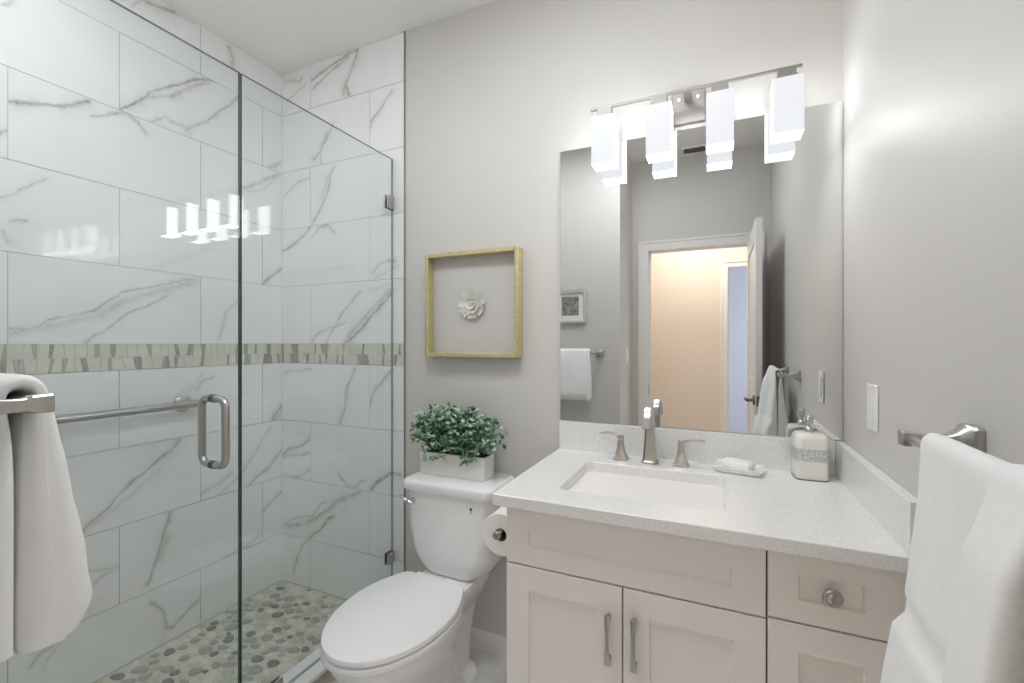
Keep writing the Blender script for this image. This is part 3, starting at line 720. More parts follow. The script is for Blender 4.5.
# ------------------------------------------------------------------ toilet
TX = -0.945
def hwid(s, w):
    if s < 0.42:
        t = s / 0.42
        return w * (0.64 + 0.36 * math.sin(t * PI / 2) ** 0.9)
    t = (s - 0.42) / 0.58
    return w * math.sqrt(max(0, 1 - t ** 2.1))
def egg(y0, y1, w, z, n=34, cx=TX, inset=0.0, rb=0.03, rk=0.90):
    y0 -= inset; y1 += inset; w -= inset
    L, R = [], []
    ss = [1 - math.cos(i / (n - 1) * PI / 2) if False else i / (n - 1) for i in range(n)]
    ss = [0.5 - 0.5 * math.cos(x * PI) for x in ss]
    for s in ss:
        h = hwid(s, w)
        y = y0 + (y1 - y0) * s
        # round the back corners
        if s < rb: h *= rk + (1 - rk) * math.sin(s / rb * PI / 2)
        L.append((cx - h, y, z)); R.append((cx + h, y, z))
    return L + R[::-1][1:]
toi = thing('toilet', 'white two-piece toilet with closed lid between the shower glass and the vanity', 'toilet', (TX, -0.38, 0))
YB, YN = -0.295, -0.775
b = MB()
rings = []
for z, y0, y1, w in ((0.0, -0.15, -0.60, 0.112), (0.02, -0.15, -0.60, 0.112), (0.035, -0.16, -0.59, 0.100), (0.10, -0.19, -0.575, 0.088), (0.17, -0.21, -0.60, 0.096),
                     (0.24, -0.23, -0.665, 0.128), (0.30, -0.25, -0.715, 0.156), (0.345, -0.265, -0.745, 0.176), (0.372, -0.27, -0.757, 0.184), (0.388, -0.272, -0.760, 0.186), (0.394, -0.275, -0.756, 0.182)):
    rings.append(egg(y0, y1, w, z, rb=0.26, rk=0.45))
b.loft(rings)
# rear deck under the tank, rear column and rounded foot
b.loft([rr(TX, -0.21, 0.075, 0.150, 0.05, 6, 0.27), rr(TX, -0.212, 0.096, 0.170, 0.05, 6, 0.315), rr(TX, -0.215, 0.108, 0.180, 0.045, 6, 0.350), rr(TX, -0.217, 0.114, 0.185, 0.045, 6, 0.385), rr(TX, -0.217, 0.110, 0.181, 0.045, 6, 0.3942)])
b.loft([rr(TX, -0.235, 0.062, 0.13, 0.055, 6, 0.03), rr(TX, -0.225, 0.060, 0.13, 0.055, 6, 0.12), rr(TX, -0.205, 0.068, 0.135, 0.06, 6, 0.24), rr(TX, -0.19, 0.090, 0.13, 0.07, 6, 0.32)])
b.loft([rr(TX, -0.245, 0.105, 0.145, 0.085, 8, 0.0), rr(TX, -0.245, 0.106, 0.145, 0.085, 8, 0.022), rr(TX, -0.245, 0.097, 0.136, 0.080, 8, 0.034), rr(TX, -0.245, 0.07, 0.11, 0.06, 8, 0.042)])
b.build('bowl', PORC, toi, smooth=True, angle=50)
for s in (-1, 1):
    MB().lathe([(0.014, 0), (0.014, 0.006), (0.011, 0.013), (0.005, 0.017)], (TX + s * 0.082, -0.25, 0.037), 'z', 20).build('bolt_cap', PORC, toi, smooth=True)
def slab(z0, z1, w, y0, y1, e=0.006):
    b = MB()
    b.loft([egg(y0, y1, w, z0, inset=e * 0.7), egg(y0, y1, w, z0 + e * 0.5), egg(y0, y1, w, z1 - e), egg(y0, y1, w, z1 - e * 0.3, inset=e * 0.3), egg(y0, y1, w, z1, inset=e)])
    return b
slab(0.3955, 0.4150, 0.192, YB, YN).build('seat', SEATP, toi, smooth=True)
b = slab(0.4175, 0.4380, 0.190, YB, YN + 0.001, 0.009)
b.build('lid', SEATP, toi, smooth=True)
for s in (-1, 1):
    b = MB()
    b.loft([rr(TX + s * 0.07, -0.283, 0.022, 0.011, 0.008, 4, 0.3945), rr(TX + s * 0.07, -0.283, 0.022, 0.011, 0.008, 4, 0.425), rr(TX + s * 0.07, -0.283, 0.018, 0.008, 0.007, 4, 0.430)])
    b.build('seat_hinge', SEATP, toi, smooth=True)
# tank
TKX = -0.937
b = MB()
rings = []
for z, hx, yf, r in ((0.3945, 0.108, -0.196, 0.05), (0.400, 0.124, -0.206, 0.06), (0.416, 0.146, -0.216, 0.07), (0.445, 0.165, -0.224, 0.065), (0.49, 0.176, -0.230, 0.05), (0.58, 0.184, -0.235, 0.042), (0.66, 0.187, -0.238, 0.038), (0.7245, 0.190, -0.240, 0.036)):
    yb = -0.020
    pts = rr(TKX, (yf + yb) / 2, hx, (yb - yf) / 2, min(r, (yb - yf) / 2 - 0.002), 8)
    # slightly bowed front
    rings.append([(x, y - (0.014 * (1 - ((x - TKX) / hx) ** 2) if y < (yf + yb) / 2 else 0), z) for x, y in pts])
b.loft(rings)
b.build('tank', PORC, toi, smooth=True, angle=50)
b = MB()
rings = []
for z, g in ((0.7250, -0.003), (0.7255, 0.0), (0.7330, 0.003), (0.752, 0.003), (0.760, 0.001), (0.765, -0.006)):
    pts = rr(TKX, -0.133, 0.197 + g, 0.118 + g, 0.030, 8)
    rings.append([(x, y - (0.012 * (1 - ((x - TKX) / 0.197) ** 2) if y < -0.133 else 0), z) for x, y in pts])
b.loft(rings)
b.build('tank_lid', PORC, toi, smooth=True, angle=50)
lv = MB().tube([(-1.134, -0.262, 0.7055), (-1.122, -0.266, 0.702), (-1.100, -0.270, 0.692), (-1.082, -0.269, 0.684), (-1.070, -0.266, 0.679)], [0.0030, 0.0048, 0.0075, 0.0095, 0.0060], 16, sx=0.8)
lv.lathe([(0.011, -0.236), (0.012, -0.254), (0.010, -0.260), (0.006, -0.268)], (-1.082, 0, 0.684), 'y', 28)
lv.build('flush_lever', CHROME, toi, smooth=True)
b = MB()
b.lathe([(0.0050, -0.2515), (0.0050, -0.2523)], (-0.818, 0, 0.690), 'y', 16)
b.box(-0.8195, -0.8165, -0.2525, -0.2517, 0.674, 0.684)
b.build('maker_mark', INK, toi)

# ------------------------------------------------------------------ potted foliage on the tank
pp = thing('potted_plant', 'leafy green plant in a white rectangular planter on the toilet tank', 'plant', (-0.957, -0.125, 0.766))
PY0, PY1, PX0, PX1 = -0.168, -0.082, -1.108, -0.806
def prism(x0, x1, y0, y1, z, r=0.006): return rr((x0 + x1) / 2, (y0 + y1) / 2, (x1 - x0) / 2, (y1 - y0) / 2, r, 4, z)
b = MB()
b.loft([prism(PX0 + 0.004, PX1 - 0.004, PY0 + 0.004, PY1 - 0.004, 0.766), prism(PX0 + 0.002, PX1 - 0.002, PY0 + 0.002, PY1 - 0.002, 0.770), prism(PX0, PX1, PY0, PY1, 0.856),
        prism(PX0 + 0.001, PX1 - 0.001, PY0 + 0.001, PY1 - 0.001, 0.858), prism(PX0 + 0.006, PX1 - 0.006, PY0 + 0.006, PY1 - 0.006, 0.858), prism(PX0 + 0.007, PX1 - 0.007, PY0 + 0.007, PY1 - 0.007, 0.84)])
b.build('planter', PLANTER, pp, smooth=True)
MB().loft([prism(PX0 + 0.0075, PX1 - 0.0075, PY0 + 0.0075, PY1 - 0.0075, 0.841), prism(PX0 + 0.0075, PX1 - 0.0075, PY0 + 0.0075, PY1 - 0.0075, 0.852)]).build('soil', SOIL, pp)
rng = random.Random(12)
lf = MB(); st = MB()
def leaf(p, d, n, L, Wd, m):
    d = d.normalized(); s = d.cross(n).normalized(); n = s.cross(d).normalized()
    i = len(lf.v)
    P = [p, p + d * L * 0.3 + s * Wd * 0.42 + n * Wd * 0.12, p + d * L * 0.65 + s * Wd * 0.45 + n * Wd * 0.10, p + d * L - n * L * 0.08,
         p + d * L * 0.65 - s * Wd * 0.45 + n * Wd * 0.10, p + d * L * 0.3 - s * Wd * 0.42 + n * Wd * 0.12, p + d * L * 0.5 - n * 0.0006]
    lf.v += [tuple(q) for q in P]
    for q in ((0, 1, 6), (1, 2, 6), (2, 3, 6), (3, 4, 6), (4, 5, 6), (5, 0, 6)): lf.face([i + k for k in q], m)
PC = Vector((-0.957, -0.125, 0.915))
for k in range(230):
    base = Vector((rng.uniform(PX0 + 0.02, PX1 - 0.02), rng.uniform(PY0 + 0.015, PY1 - 0.015), 0.850))
    u = rng.uniform(-1, 1); ang = rng.uniform(0, 2 * PI); rad = math.sqrt(rng.random())
    tx = -0.957 + 0.236 * math.cos(ang) * rad + 0.0; ty = -0.125 + 0.088 * math.sin(ang) * rad
    hz = 1.035 - 0.085 * rad ** 3 + rng.uniform(-0.035, 0.008)
    if rad > 0.85: hz = rng.uniform(0.875, 0.99)
    tx = base.x * 0.25 + tx * 0.75 if abs(tx - base.x) > 0.20 else tx
    ty = min(ty, -0.03)
    tip = Vector((tx, ty, hz))
    if k in (3, 4, 5, 6, 7): tip = Vector((-0.868 + 0.012 * (k - 5), -0.178, 0.815 + 0.006 * k)); base.x = -0.875
    if k in (8, 9, 10): tip = Vector((-1.06 + 0.022 * (k - 9), -0.177, 0.825))
    mid = (base + tip) / 2 + Vector((0, -0.01, 0.03))
    path = bezier([base, mid, tip], 5)
    st.tube(path, 0.0009, 4, caps=False)
    tone = rng.choices([0, 1, 2], [0.38, 0.42, 0.20])[0]
    nl = rng.randint(11, 15)
    for j in range(nl):
        t = 0.25 + 0.75 * j / (nl - 1)
        q = path[min(int(t * (len(path) - 1)), len(path) - 1)]
        q = q + Vector((rng.uniform(-1, 1), rng.uniform(-1, 1), rng.uniform(-1, 1))) * 0.006
        dirv = (tip - base).normalized() * 0.5 + Vector((rng.uniform(-1, 1), rng.uniform(-1, 1), rng.uniform(-0.6, 0.8)))
        q.y = min(q.y, -0.022)
        if q.y > -0.05: dirv.y = -abs(dirv.y)
        if q.z < 0.87 and PX0 - 0.02 < q.x < PX1 + 0.02 and PY0 - 0.003 < q.y < PY1 + 0.02: q.z = 0.872; dirv.z = abs(dirv.z)
        m = tone if rng.random() < 0.7 else rng.choice([0, 1, 2])
        leaf(q, dirv, Vector((rng.uniform(-0.6, 0.6), rng.uniform(-1, 0.1), 0.8)), rng.uniform(0.017, 0.027), rng.uniform(0.011, 0.016), m)
lf.build('foliage', [LEAF1, LEAF2, LEAF3], pp, smooth=True, normals=False)
st.build('stems', STEM, pp, normals=False)

# ------------------------------------------------------------------ framed clay flower
fx0, fx1, fz0, fz1, fy = -1.161, -0.7155, 1.243, 1.688, -0.055
pf = thing('picture_frame', 'square gold shadow box holding a white flower, on the wall above the toilet', 'picture', ((fx0 + fx1) / 2, -0.001, fz0))
fw = 0.017
b = MB()
for q in ((fx0, fx0 + fw, fz0, fz1), (fx1 - fw, fx1, fz0, fz1), (fx0 + fw, fx1 - fw, fz0, fz0 + fw), (fx0 + fw, fx1 - fw, fz1 - fw, fz1)):
    b.box(q[0], q[1], fy, -0.001, q[2], q[3])
b.build('frame', GOLD, pf, bevel=0.003)
MB().box(fx0 + fw, fx1 - fw, -0.010, -0.001, fz0 + fw, fz1 - fw).build('backing', LINEN, pf)
b = MB()
fc = Vector((-0.9435, -0.011, 1.468))
rng = random.Random(3)
def petal(c, a, r0, L, Wd, lift, h):
    """a cupped round petal as a thin closed shell"""
    n = 14
    def pt(u, v, off):
        d = r0 + L * v
        w = Wd * math.sin(min(1, v * 1.15 + 0.12) * PI * 0.62) * u
        z = h + lift * v + 0.006 * (u * u) * v
        x = d * math.cos(a) - w * math.sin(a); y = d * math.sin(a) + w * math.cos(a)
        return (c.x + x, c.y - z - off, c.z + y)
    i = len(b.v); nu, nv = 7, 6
    for off in (0.0, 0.0016):
        for v in range(nv):
            for u in range(nu): b.v.append(pt(-1 + 2 * u / (nu - 1), v / (nv - 1), off))
    N = nu * nv
    for v in range(nv - 1):
        for u in range(nu - 1):
            q = [i + v * nu + u, i + v * nu + u + 1, i + (v + 1) * nu + u + 1, i + (v + 1) * nu + u]
            b.face(q); b.face([k + N for k in q][::-1])
    edge = [v * nu for v in range(nv)] + [(nv - 1) * nu + u for u in range(1, nu)] + [v * nu + nu - 1 for v in range(nv - 2, -1, -1)] + [u for u in range(nu - 2, 0, -1)]
    for k in range(len(edge)):
        a0, a1 = edge[k], edge[(k + 1) % len(edge)]
        b.face([i + a0, i + a1, i + a1 + N, i + a0 + N])
for k in range(7): petal(fc, k * 2 * PI / 7 + 0.3, 0.016, 0.046, 0.022, 0.010, 0.001)
for k in range(6): petal(fc, k * 2 * PI / 6, 0.008, 0.034, 0.018, 0.014, 0.006)
for k in range(5): petal(fc, k * 2 * PI / 5 + 0.5, 0.004, 0.020, 0.012, 0.014, 0.012)
for k in range(9):
    a = k * 2.4
    b.lathe([(0.0035, 0.0), (0.0035, -0.012), (0.002, -0.015)], (fc.x + 0.0035 * math.sqrt(k) * math.cos(a), fc.y - 0.012, fc.z + 0.0035 * math.sqrt(k) * math.sin(a)), 'y', 8)
b.build('clay_flower', CLAY, pf, smooth=True)

# ------------------------------------------------------------------ mirror
b = MB().box(-0.554, XR - 0.0015, -0.0065, -0.0005, 1.000, 2.051)
b.m = [1, 1, 0, 1, 1, 1]
tag(b.build('mirror', [MIRROR, MEDGE], None), 'large frameless wall mirror above the vanity', 'mirror')

# ------------------------------------------------------------------ vanity light
vl = thing('vanity_light', 'brushed nickel bar light with four square frosted glass shades above the mirror', 'vanity light', (-0.0855, -0.001, 1.93))
MB().box(-0.139, -0.030, -0.022, -0.001, 2.066, 2.180).build('back_plate', LAMPM, vl, bevel=0.003)
for x in (-0.115, -0.054):
    b = MB().lathe([(0.006, -0.0215), (0.006, -0.026), (0.003, -0.028)], (x, 0, 2.150), 'y', 16)
    b.build('screw_cap', PLATE, vl, smooth=True)
MB().box(-0.412, 0.241, -0.097, -0.087, 2.139, 2.1475).build('bar', LAMPM, vl, bevel=0.001)
MB().box(-0.098, -0.072, -0.0868, -0.0222, 2.1395, 2.147).build('arm', LAMPM, vl, bevel=0.001)
for i in range(4):
    x = -0.3995 + i * 0.1865
    xc = x + 0.040
    sh = MB()
    yc, hz0, hz1 = -0.090, 1.934, 2.100
    h = 0.040
    wl = 0.004
    sh.box(x, x + 0.08, yc - h, yc - h + wl, hz0, hz1)
    sh.box(x, x + 0.08, yc + h - wl, yc + h, hz0, hz1)
    sh.box(x, x + wl, yc - h + wl, yc + h - wl, hz0, hz1)
    sh.box(x + 0.08 - wl, x + 0.08, yc - h + wl, yc + h - wl, hz0, hz1)
    sh.box(x + wl, x + 0.08 - wl, yc - h + wl, yc + h - wl, hz1 - wl, hz1)
    sh.m = [0 if i < 6 else 2 if i < 12 else 1 for i in range(len(sh.f))]
    o = sh.build('lamp_shade', [SHADE, SHADES, SHADEK], vl)
    MB().box(x + wl, x + 0.08 - wl, yc - h + wl, yc + h - wl, hz0 + 0.004, hz0 + 0.006).build('light_diffuser', SHADEB, o)
    MB().box(xc - 0.027, xc + 0.027, yc - 0.024, yc + 0.024, 2.1003, 2.1140).box(xc - 0.025, xc + 0.025, yc - 0.010, yc + 0.010, 2.1140, 2.1389).build('socket_cap', LAMPM, vl, bevel=0.001)

# ------------------------------------------------------------------ vanity cabinet
CF = -0.565
CX0, CX1 = -0.530, XR - 0.004
va = thing('vanity_cabinet', 'off-white shaker vanity cabinet with doors and drawers under the quartz countertop', 'cabinet', ((CX0 + CX1) / 2, -0.29, 0))
b = MB()
b.box(CX0, CX1, CF + 0.020, -0.016, 0.10, 0.8595)
b.box(CX0 + 0.02, CX1, CF + 0.085, -0.016, 0.0, 0.0995)
b.build('body', CAB, va, bevel=0.001)
MB().box(CX0 + 0.004, CX1 - 0.002, CF + 0.0185, CF + 0.0198, 0.11, 0.852).build('gap_shade_sheet', GAP, va)  # dark sheet stands in for the shade between the fronts
def front(name, x0, x1, z0, z1, px0, px1, pz0, pz1):
    """a shaker front: stiles, rails and a recessed panel as one mesh"""
    b = MB()
    yb, yf, yp = CF + 0.018, CF, CF + 0.008
    O = [(x0, z0), (x1, z0), (x1, z1), (x0, z1)]
    e = 0.0016
    Oi = [(x0 + e, z0 + e), (x1 - e, z0 + e), (x1 - e, z1 - e), (x0 + e, z1 - e)]
    I = [(px0, pz0), (px1, pz0), (px1, pz1), (px0, pz1)]
    q = 0.003
    I2 = [(px0 + q, pz0 + q), (px1 - q, pz0 + q), (px1 - q, pz1 - q), (px0 + q, pz1 - q)]
    R = [[(x, yb, z) for x, z in O], [(x, yf + e, z) for x, z in O], [(x, yf, z) for x, z in Oi], [(x, yf, z) for x, z in I], [(x, yp, z) for x, z in I2]]
    b.loft(R)
    return b.build(name, CAB, va)
DG = 0.1035
front('false_front', CX0 + 0.0025, DG - 0.0018, 0.6975, 0.8485, -0.463, 0.033, 0.7500, 0.7930)
door_l = front('door', CX0 + 0.0025, -0.2115, 0.115, 0.6925, -0.462, -0.277, 0.180, 0.6280)
door_r = front('door', -0.2080, DG - 0.0018, 0.115, 0.6925, -0.146, 0.037, 0.180, 0.6300)
dw1 = front('drawer', DG + 0.0018, CX1 - 0.002, 0.7025, 0.8485, 0.1630, 0.2790, 0.7490, 0.8050)
dw2 = front('drawer', DG + 0.0018, CX1 - 0.002, 0.4075, 0.6975, 0.1630, 0.2790, 0.4700, 0.6370)
dw3 = front('drawer', DG + 0.0018, CX1 - 0.002, 0.115, 0.4025, 0.1630, 0.2790, 0.1800, 0.3400)
def strap_pull(x, z0, z1, parent):
    b = MB()
    rings = []
    n = 14
    for i in range(n + 1):
        t = i / n
        w = 0.0040 + 0.0033 * abs(2 * t - 1) ** 1.6
        z = z0 + (z1 - z0) * t
        y = CF - 0.028 + 0.006 * abs(2 * t - 1) ** 3
        rings.append([(x - w, y + 0.0035, z), (x + w, y + 0.0035, z), (x + w, y - 0.001, z), (x, y - 0.003, z), (x - w, y - 0.001, z)])
    b.loft(rings)
    for z in (z0 + 0.010, z1 - 0.010): b.box(x - 0.0045, x + 0.0045, CF - 0.021, CF - 0.0003, z - 0.005, z + 0.005)
    return b.build('handle', NICKEL, parent, smooth=True, angle=30)
strap_pull(-0.2430, 0.5045, 0.6270, door_l)
strap_pull(-0.1800, 0.5065, 0.6300, door_r)
for d, z in ((dw1, 0.777), (dw2, 0.5525), (dw3, 0.26)):
    b = MB().lathe([(0.007, CF + 0.0075), (0.006, CF - 0.008), (0.009, CF - 0.013), (0.0165, CF - 0.016), (0.0185, CF - 0.020), (0.0165, CF - 0.024), (0.012, CF - 0.0245), (0.011, CF - 0.0235), (0.007, CF - 0.0255)], (0.2200, 0, z), 'y', 32)
    b.build('knob', NICKEL, d, smooth=True, angle=60)

# ------------------------------------------------------------------ countertop with sink cut-out, backsplashes
KX0, KX1, KY0, KY1, KZ0, KZ1 = -0.5545, XR - 0.001, -0.602, -0.0015, 0.860, 0.892
SX0, SX1, SY0, SY1 = -0.402, 0.022, -0.492, -0.168
scx, scy, shx, shy = (SX0 + SX1) / 2, (SY0 + SY1) / 2, (SX1 - SX0) / 2, (SY1 - SY0) / 2
k = 6
inner = rr(scx, scy, shx, shy, 0.025, k)
outer = rr((KX0 + KX1) / 2, (KY0 + KY1) / 2, (KX1 - KX0) / 2, (KY1 - KY0) / 2, 0.003, k)
outer_s = rr((KX0 + KX1) / 2, (KY0 + KY1) / 2, (KX1 - KX0) / 2 - 0.002, (KY1 - KY0) / 2 - 0.002, 0.002, k)
b = MB()
z_ = lambda pts, z: [(x, y, z) for x, y in pts]
b.loft([z_(inner, KZ0), z_(outer_s, KZ0), z_(outer, KZ0 + 0.002), z_(outer, KZ1 - 0.002), z_(outer_s, KZ1), z_(rr(scx, scy, shx + 0.002, shy + 0.002, 0.027, k), KZ1), z_(inner, KZ1 - 0.002), z_(inner, KZ0)], False, False)
tag(b.build('countertop', QUARTZ, None, smooth=True, angle=25), 'white speckled quartz countertop with a rectangular sink cut-out', 'countertop')
tag(MB().box(KX0, XR - 0.0235, -0.0215, -0.0015, KZ1 + 0.0003, 0.998).build('backsplash', QUARTZ, None, bevel=0.0015), 'low quartz backsplash under the mirror, behind the faucet', 'backsplash')
tag(MB().box(XR - 0.0225, XR - 0.001, -0.600, -0.0015, KZ1 + 0.0003, 0.998).build('backsplash', QUARTZ, None, bevel=0.0015), 'low quartz side splash along the right wall', 'backsplash')

sk = thing('sink', 'white rectangular undermount sink set in the countertop', 'sink', (scx, scy, 0.735))
def rs(gx, gy, r, z): return rr(scx, scy, shx + gx, shy + gy, r, k, z)
b = MB()
b.loft([rs(0.03, 0.03, 0.05, KZ0 - 0.001), rs(0.004, 0.004, 0.029, KZ0 - 0.001), rs(-0.002, -0.002, 0.028, KZ0 - 0.008), rs(-0.022, -0.014, 0.035, 0.79), rs(-0.040, -0.028, 0.040, 0.757), rs(-0.060, -0.045, 0.045, 0.748), rs(-0.17, -0.13, 0.02, 0.744)], False, True)
b.loft([rs(0.03, 0.03, 0.05, KZ0 - 0.001), rs(0.03, 0.03, 0.05, KZ0 - 0.012), rs(0.010, 0.010, 0.04, KZ0 - 0.014), rs(-0.010, -0.006, 0.04, 0.785), rs(-0.035, -0.028, 0.04, 0.742), rs(-0.17, -0.13, 0.02, 0.735)], False, True)
b.build('basin', PORC, sk, smooth=True, normals=True, angle=60)
MB().lathe([(0.021, 0), (0.021, 0.002), (0.017, 0.003), (0.006, 0.0025)], (scx, scy, 0.7445), 'z', 28).build('drain', NICKEL, sk, smooth=True)

# ------------------------------------------------------------------ faucet
fa = thing('faucet', 'brushed nickel widespread faucet with arched spout and two lever handles', 'faucet', (-0.204, -0.09, KZ1))
def flared(b, x, y, hw0, hw1, z0, z1, n=12, p=2.2, lean=0.0):
    rings = [rr(x, y, hw0, hw0, 0.004, 3, z0), rr(x, y, hw0, hw0, 0.004, 3, z0 + 0.005)]
    for i in range(n + 1):
        t = i / n
        w = hw1 + (hw0 * 0.90 - hw1) * (1 - t) ** p
        rings.append(rr(x, y + lean * t, w, w, min(0.004, w * 0.4), 3, z0 + 0.006 + (z1 - z0 - 0.006) * t))
    b.loft(rings)
FY = -0.092
# spout: flared foot running into an arch that tapers to a flat lip
b = MB()
FXS = -0.204
path = [(0, FY, KZ1 + 0.0003), (0, FY, KZ1 + 0.006), (0, FY, KZ1 + 0.012), (0, FY, 0.930), (0, FY, 0.97), (0, FY - 0.000, 1.01), (0, FY - 0.003, 1.04), (0, FY - 0.015, 1.066), (0, FY - 0.036, 1.078), (0, FY - 0.058, 1.073), (0, FY - 0.076, 1.055), (0, FY - 0.087, 1.030), (0, FY - 0.090, 1.022)]
wid = [0.0265, 0.0265, 0.0235, 0.0205, 0.0175, 0.0155, 0.0148, 0.0145, 0.0142, 0.0142, 0.0145, 0.0150, 0.0150]
dep = [0.0265, 0.0265, 0.0230, 0.0190, 0.0160, 0.0140, 0.0130, 0.0110, 0.0095, 0.0085, 0.0078, 0.0070, 0.0068]
P = bezier(path, 4)
rings = []
for i, p in enumerate(P):
    t = i / (len(P) - 1) * (len(path) - 1)
    j = min(int(t), len(path) - 2); f_ = t - j
    w = wid[j] * (1 - f_) + wid[j + 1] * f_; d_ = dep[j] * (1 - f_) + dep[j + 1] * f_
    tg = (P[min(i + 1, len(P) - 1)] - P[max(i - 1, 0)]).normalized()
    nn = Vector((1, 0, 0)).cross(tg).normalized()
    c = 0.35
    ring = []
    for u, v in ((1, -1 + c), (1, 1 - c), (1 - c, 1), (-1 + c, 1), (-1, 1 - c), (-1, -1 + c), (-1 + c, -1), (1 - c, -1)):
        q = p + Vector((1, 0, 0)) * (u * w) + nn * (v * d_)
        ring.append((q.x + FXS, q.y, max(q.z, KZ1 + 0.0003)))
    rings.append(ring)
b.loft(rings)
b.build('spout', NICKEL, fa, smooth=True, angle=25)
for s, x in ((-1, -0.304), (1, -0.104)):
    b = MB()
    flared(b, x, FY + 0.003, 0.0245, 0.0095, KZ1 + 0.0003, 0.962)
    b.loft([rr(x, FY + 0.003, 0.0095, 0.0095, 0.003, 3, 0.962), rr(x, FY + 0.003, 0.0105, 0.0105, 0.003, 3, 0.968), rr(x, FY + 0.003, 0.0085, 0.0085, 0.003, 3, 0.977)])
    h = b.build('handle', NICKEL, fa, smooth=True, angle=30)
    b = MB()
    rings = []
    for i in range(11):
        t = i / 10
        xx = x + s * (0.006 + 0.068 * t)
        zz = 0.972 + 0.009 * math.sin(t * PI * 0.8)
        wy = 0.0075 + 0.003 * t; th = 0.0034 - 0.0012 * t
        rings.append([(xx, FY + 0.003 - wy, zz - th), (xx, FY + 0.003 + wy, zz - th), (xx, FY + 0.003 + wy * 0.8, zz + th), (xx, FY + 0.003 - wy * 0.8, zz + th)])
    b.loft(rings)
    b.build('lever', NICKEL, h, smooth=True, angle=50)

# ------------------------------------------------------------------ soap dish with soap, soap dispenser
def rotz(pts, c, a):
    ca, sa = math.cos(a), math.sin(a)
    return [(c[0] + (p[0] - c[0]) * ca - (p[1] - c[1]) * sa, c[1] + (p[0] - c[0]) * sa + (p[1] - c[1]) * ca, p[2]) for p in pts]
dc = (0.068, -0.098)
b = MB()
ri = lambda hx, hy, r, z: rotz(rr(dc[0], dc[1], hx * 1.16, hy * 1.16, r, 5, z), dc, -0.16)
b.loft([ri(0.050, 0.030, 0.006, KZ1 + 0.0005), ri(0.054, 0.034, 0.008, KZ1 + 0.004), ri(0.062, 0.041, 0.010, KZ1 + 0.020), ri(0.060, 0.039, 0.010, KZ1 + 0.0215), ri(0.056, 0.035, 0.008, KZ1 + 0.020), ri(0.046, 0.027, 0.006, KZ1 + 0.0120), ri(0.03, 0.015, 0.004, KZ1 + 0.0118)])
tag(b.build('soap_dish', DISHM, None, smooth=True), 'small white marble soap dish beside the sink', 'soap dish')
b = MB()
sc_ = (0.066, -0.094)
rj = lambda hx, hy, r, z: rotz(rr(sc_[0], sc_[1], hx * 1.12, hy * 1.15, r, 5, z + 0.002), sc_, -0.42)
b.loft([rj(0.036, 0.020, 0.004, KZ1 + 0.0125), rj(0.040, 0.023, 0.007, KZ1 + 0.0165), rj(0.041, 0.023, 0.008, KZ1 + 0.0265), rj(0.037, 0.019, 0.008, KZ1 + 0.0335), rj(0.018, 0.006, 0.004, KZ1 + 0.0345)])
tag(b.build('soap_bar', SOAPW, None, smooth=True), 'white soap bar lying in the marble dish', 'soap')

sd = thing('soap_dispenser', 'square white soap dispenser with a sparkling silver band and chrome pump', 'soap dispenser', (0.262, -0.078, KZ1 + 0.0005))
dx, dy = 0.262, -0.072
da = 0.06
rk = lambda h, r, z: rotz(rr(dx, dy, h, h, r, 6, z), (dx, dy), da)
b = MB()
b.loft([rk(0.039, 0.014, KZ1 + 0.0005), rk(0.0415, 0.015, KZ1 + 0.004), rk(0.0425, 0.016, 0.95), rk(0.0425, 0.016, 0.950), rk(0.0425, 0.016, 0.984), rk(0.0435, 0.017, 0.9845), rk(0.0435, 0.018, 1.010), rk(0.042, 0.022, 1.021), rk(0.036, 0.024, 1.029), rk(0.020, 0.018, 1.031)])
b.build('bottle', CREAM, sd, smooth=True)
MB().loft([rk(0.0427, 0.016, 0.949), rk(0.0442, 0.017, 0.950), rk(0.0442, 0.017, 0.983), rk(0.0427, 0.016, 0.984)]).build('sparkle_band', GLITTER, sd, smooth=True)
MB().loft([rk(0.0395, 0.014, KZ1 + 0.0003), rk(0.0422, 0.015, KZ1 + 0.0005), rk(0.0422, 0.015, KZ1 + 0.0025)]).build('base_ring', DARKM, sd)
b = MB().lathe([(0.0125, 0), (0.0125, 0.010), (0.0100, 0.014), (0.0060, 0.016), (0.0055, 0.026), (0.0100, 0.027), (0.0108, 0.049), (0.0090, 0.052)], (dx, dy, 1.0310), 'z', 28)
b.tube([(dx, dy, 1.0735), (dx - 0.004, dy - 0.014, 1.0745), (dx - 0.007, dy - 0.026, 1.072), (dx - 0.008, dy - 0.029, 1.066)], [0.0050, 0.0042, 0.0036, 0.0032], 14)
b.build('pump', CHROME, sd, smooth=True)

# ------------------------------------------------------------------ toilet paper on its holder at the cabinet side
HX, HZ, RR = -0.6030, 0.719, 0.0655
hl = thing('paper_holder', 'nickel toilet paper holder fixed to the vanity side', 'paper holder', (HX, -0.40, HZ - 0.01))
b = MB()
b.tube([(HX, -0.475, HZ), (HX, -0.462, HZ), (HX, -0.40, HZ), (HX, -0.300, HZ)], [0.009, 0.008, 0.0075, 0.0075], 18)
b.lathe([(0.010, -0.482), (0.0125, -0.478), (0.0125, -0.471), (0.009, -0.468)], (HX, 0, HZ), 'y', 24)
b.build('spindle', NICKEL, hl, smooth=True)
b = MB().tube([(HX, -0.300, HZ), (HX + 0.012, -0.290, HZ), (HX + 0.05, -0.288, HZ), (CX0 - 0.001, -0.288, HZ)], 0.0075, 18)
b.build('arm', NICKEL, hl, smooth=True)
MB().box(CX0 - 0.009, CX0 - 0.0005, -0.312, -0.264, HZ - 0.024, HZ + 0.024).build('mounting_plate', NICKEL, hl, bevel=0.002)
b = MB()
n = 56
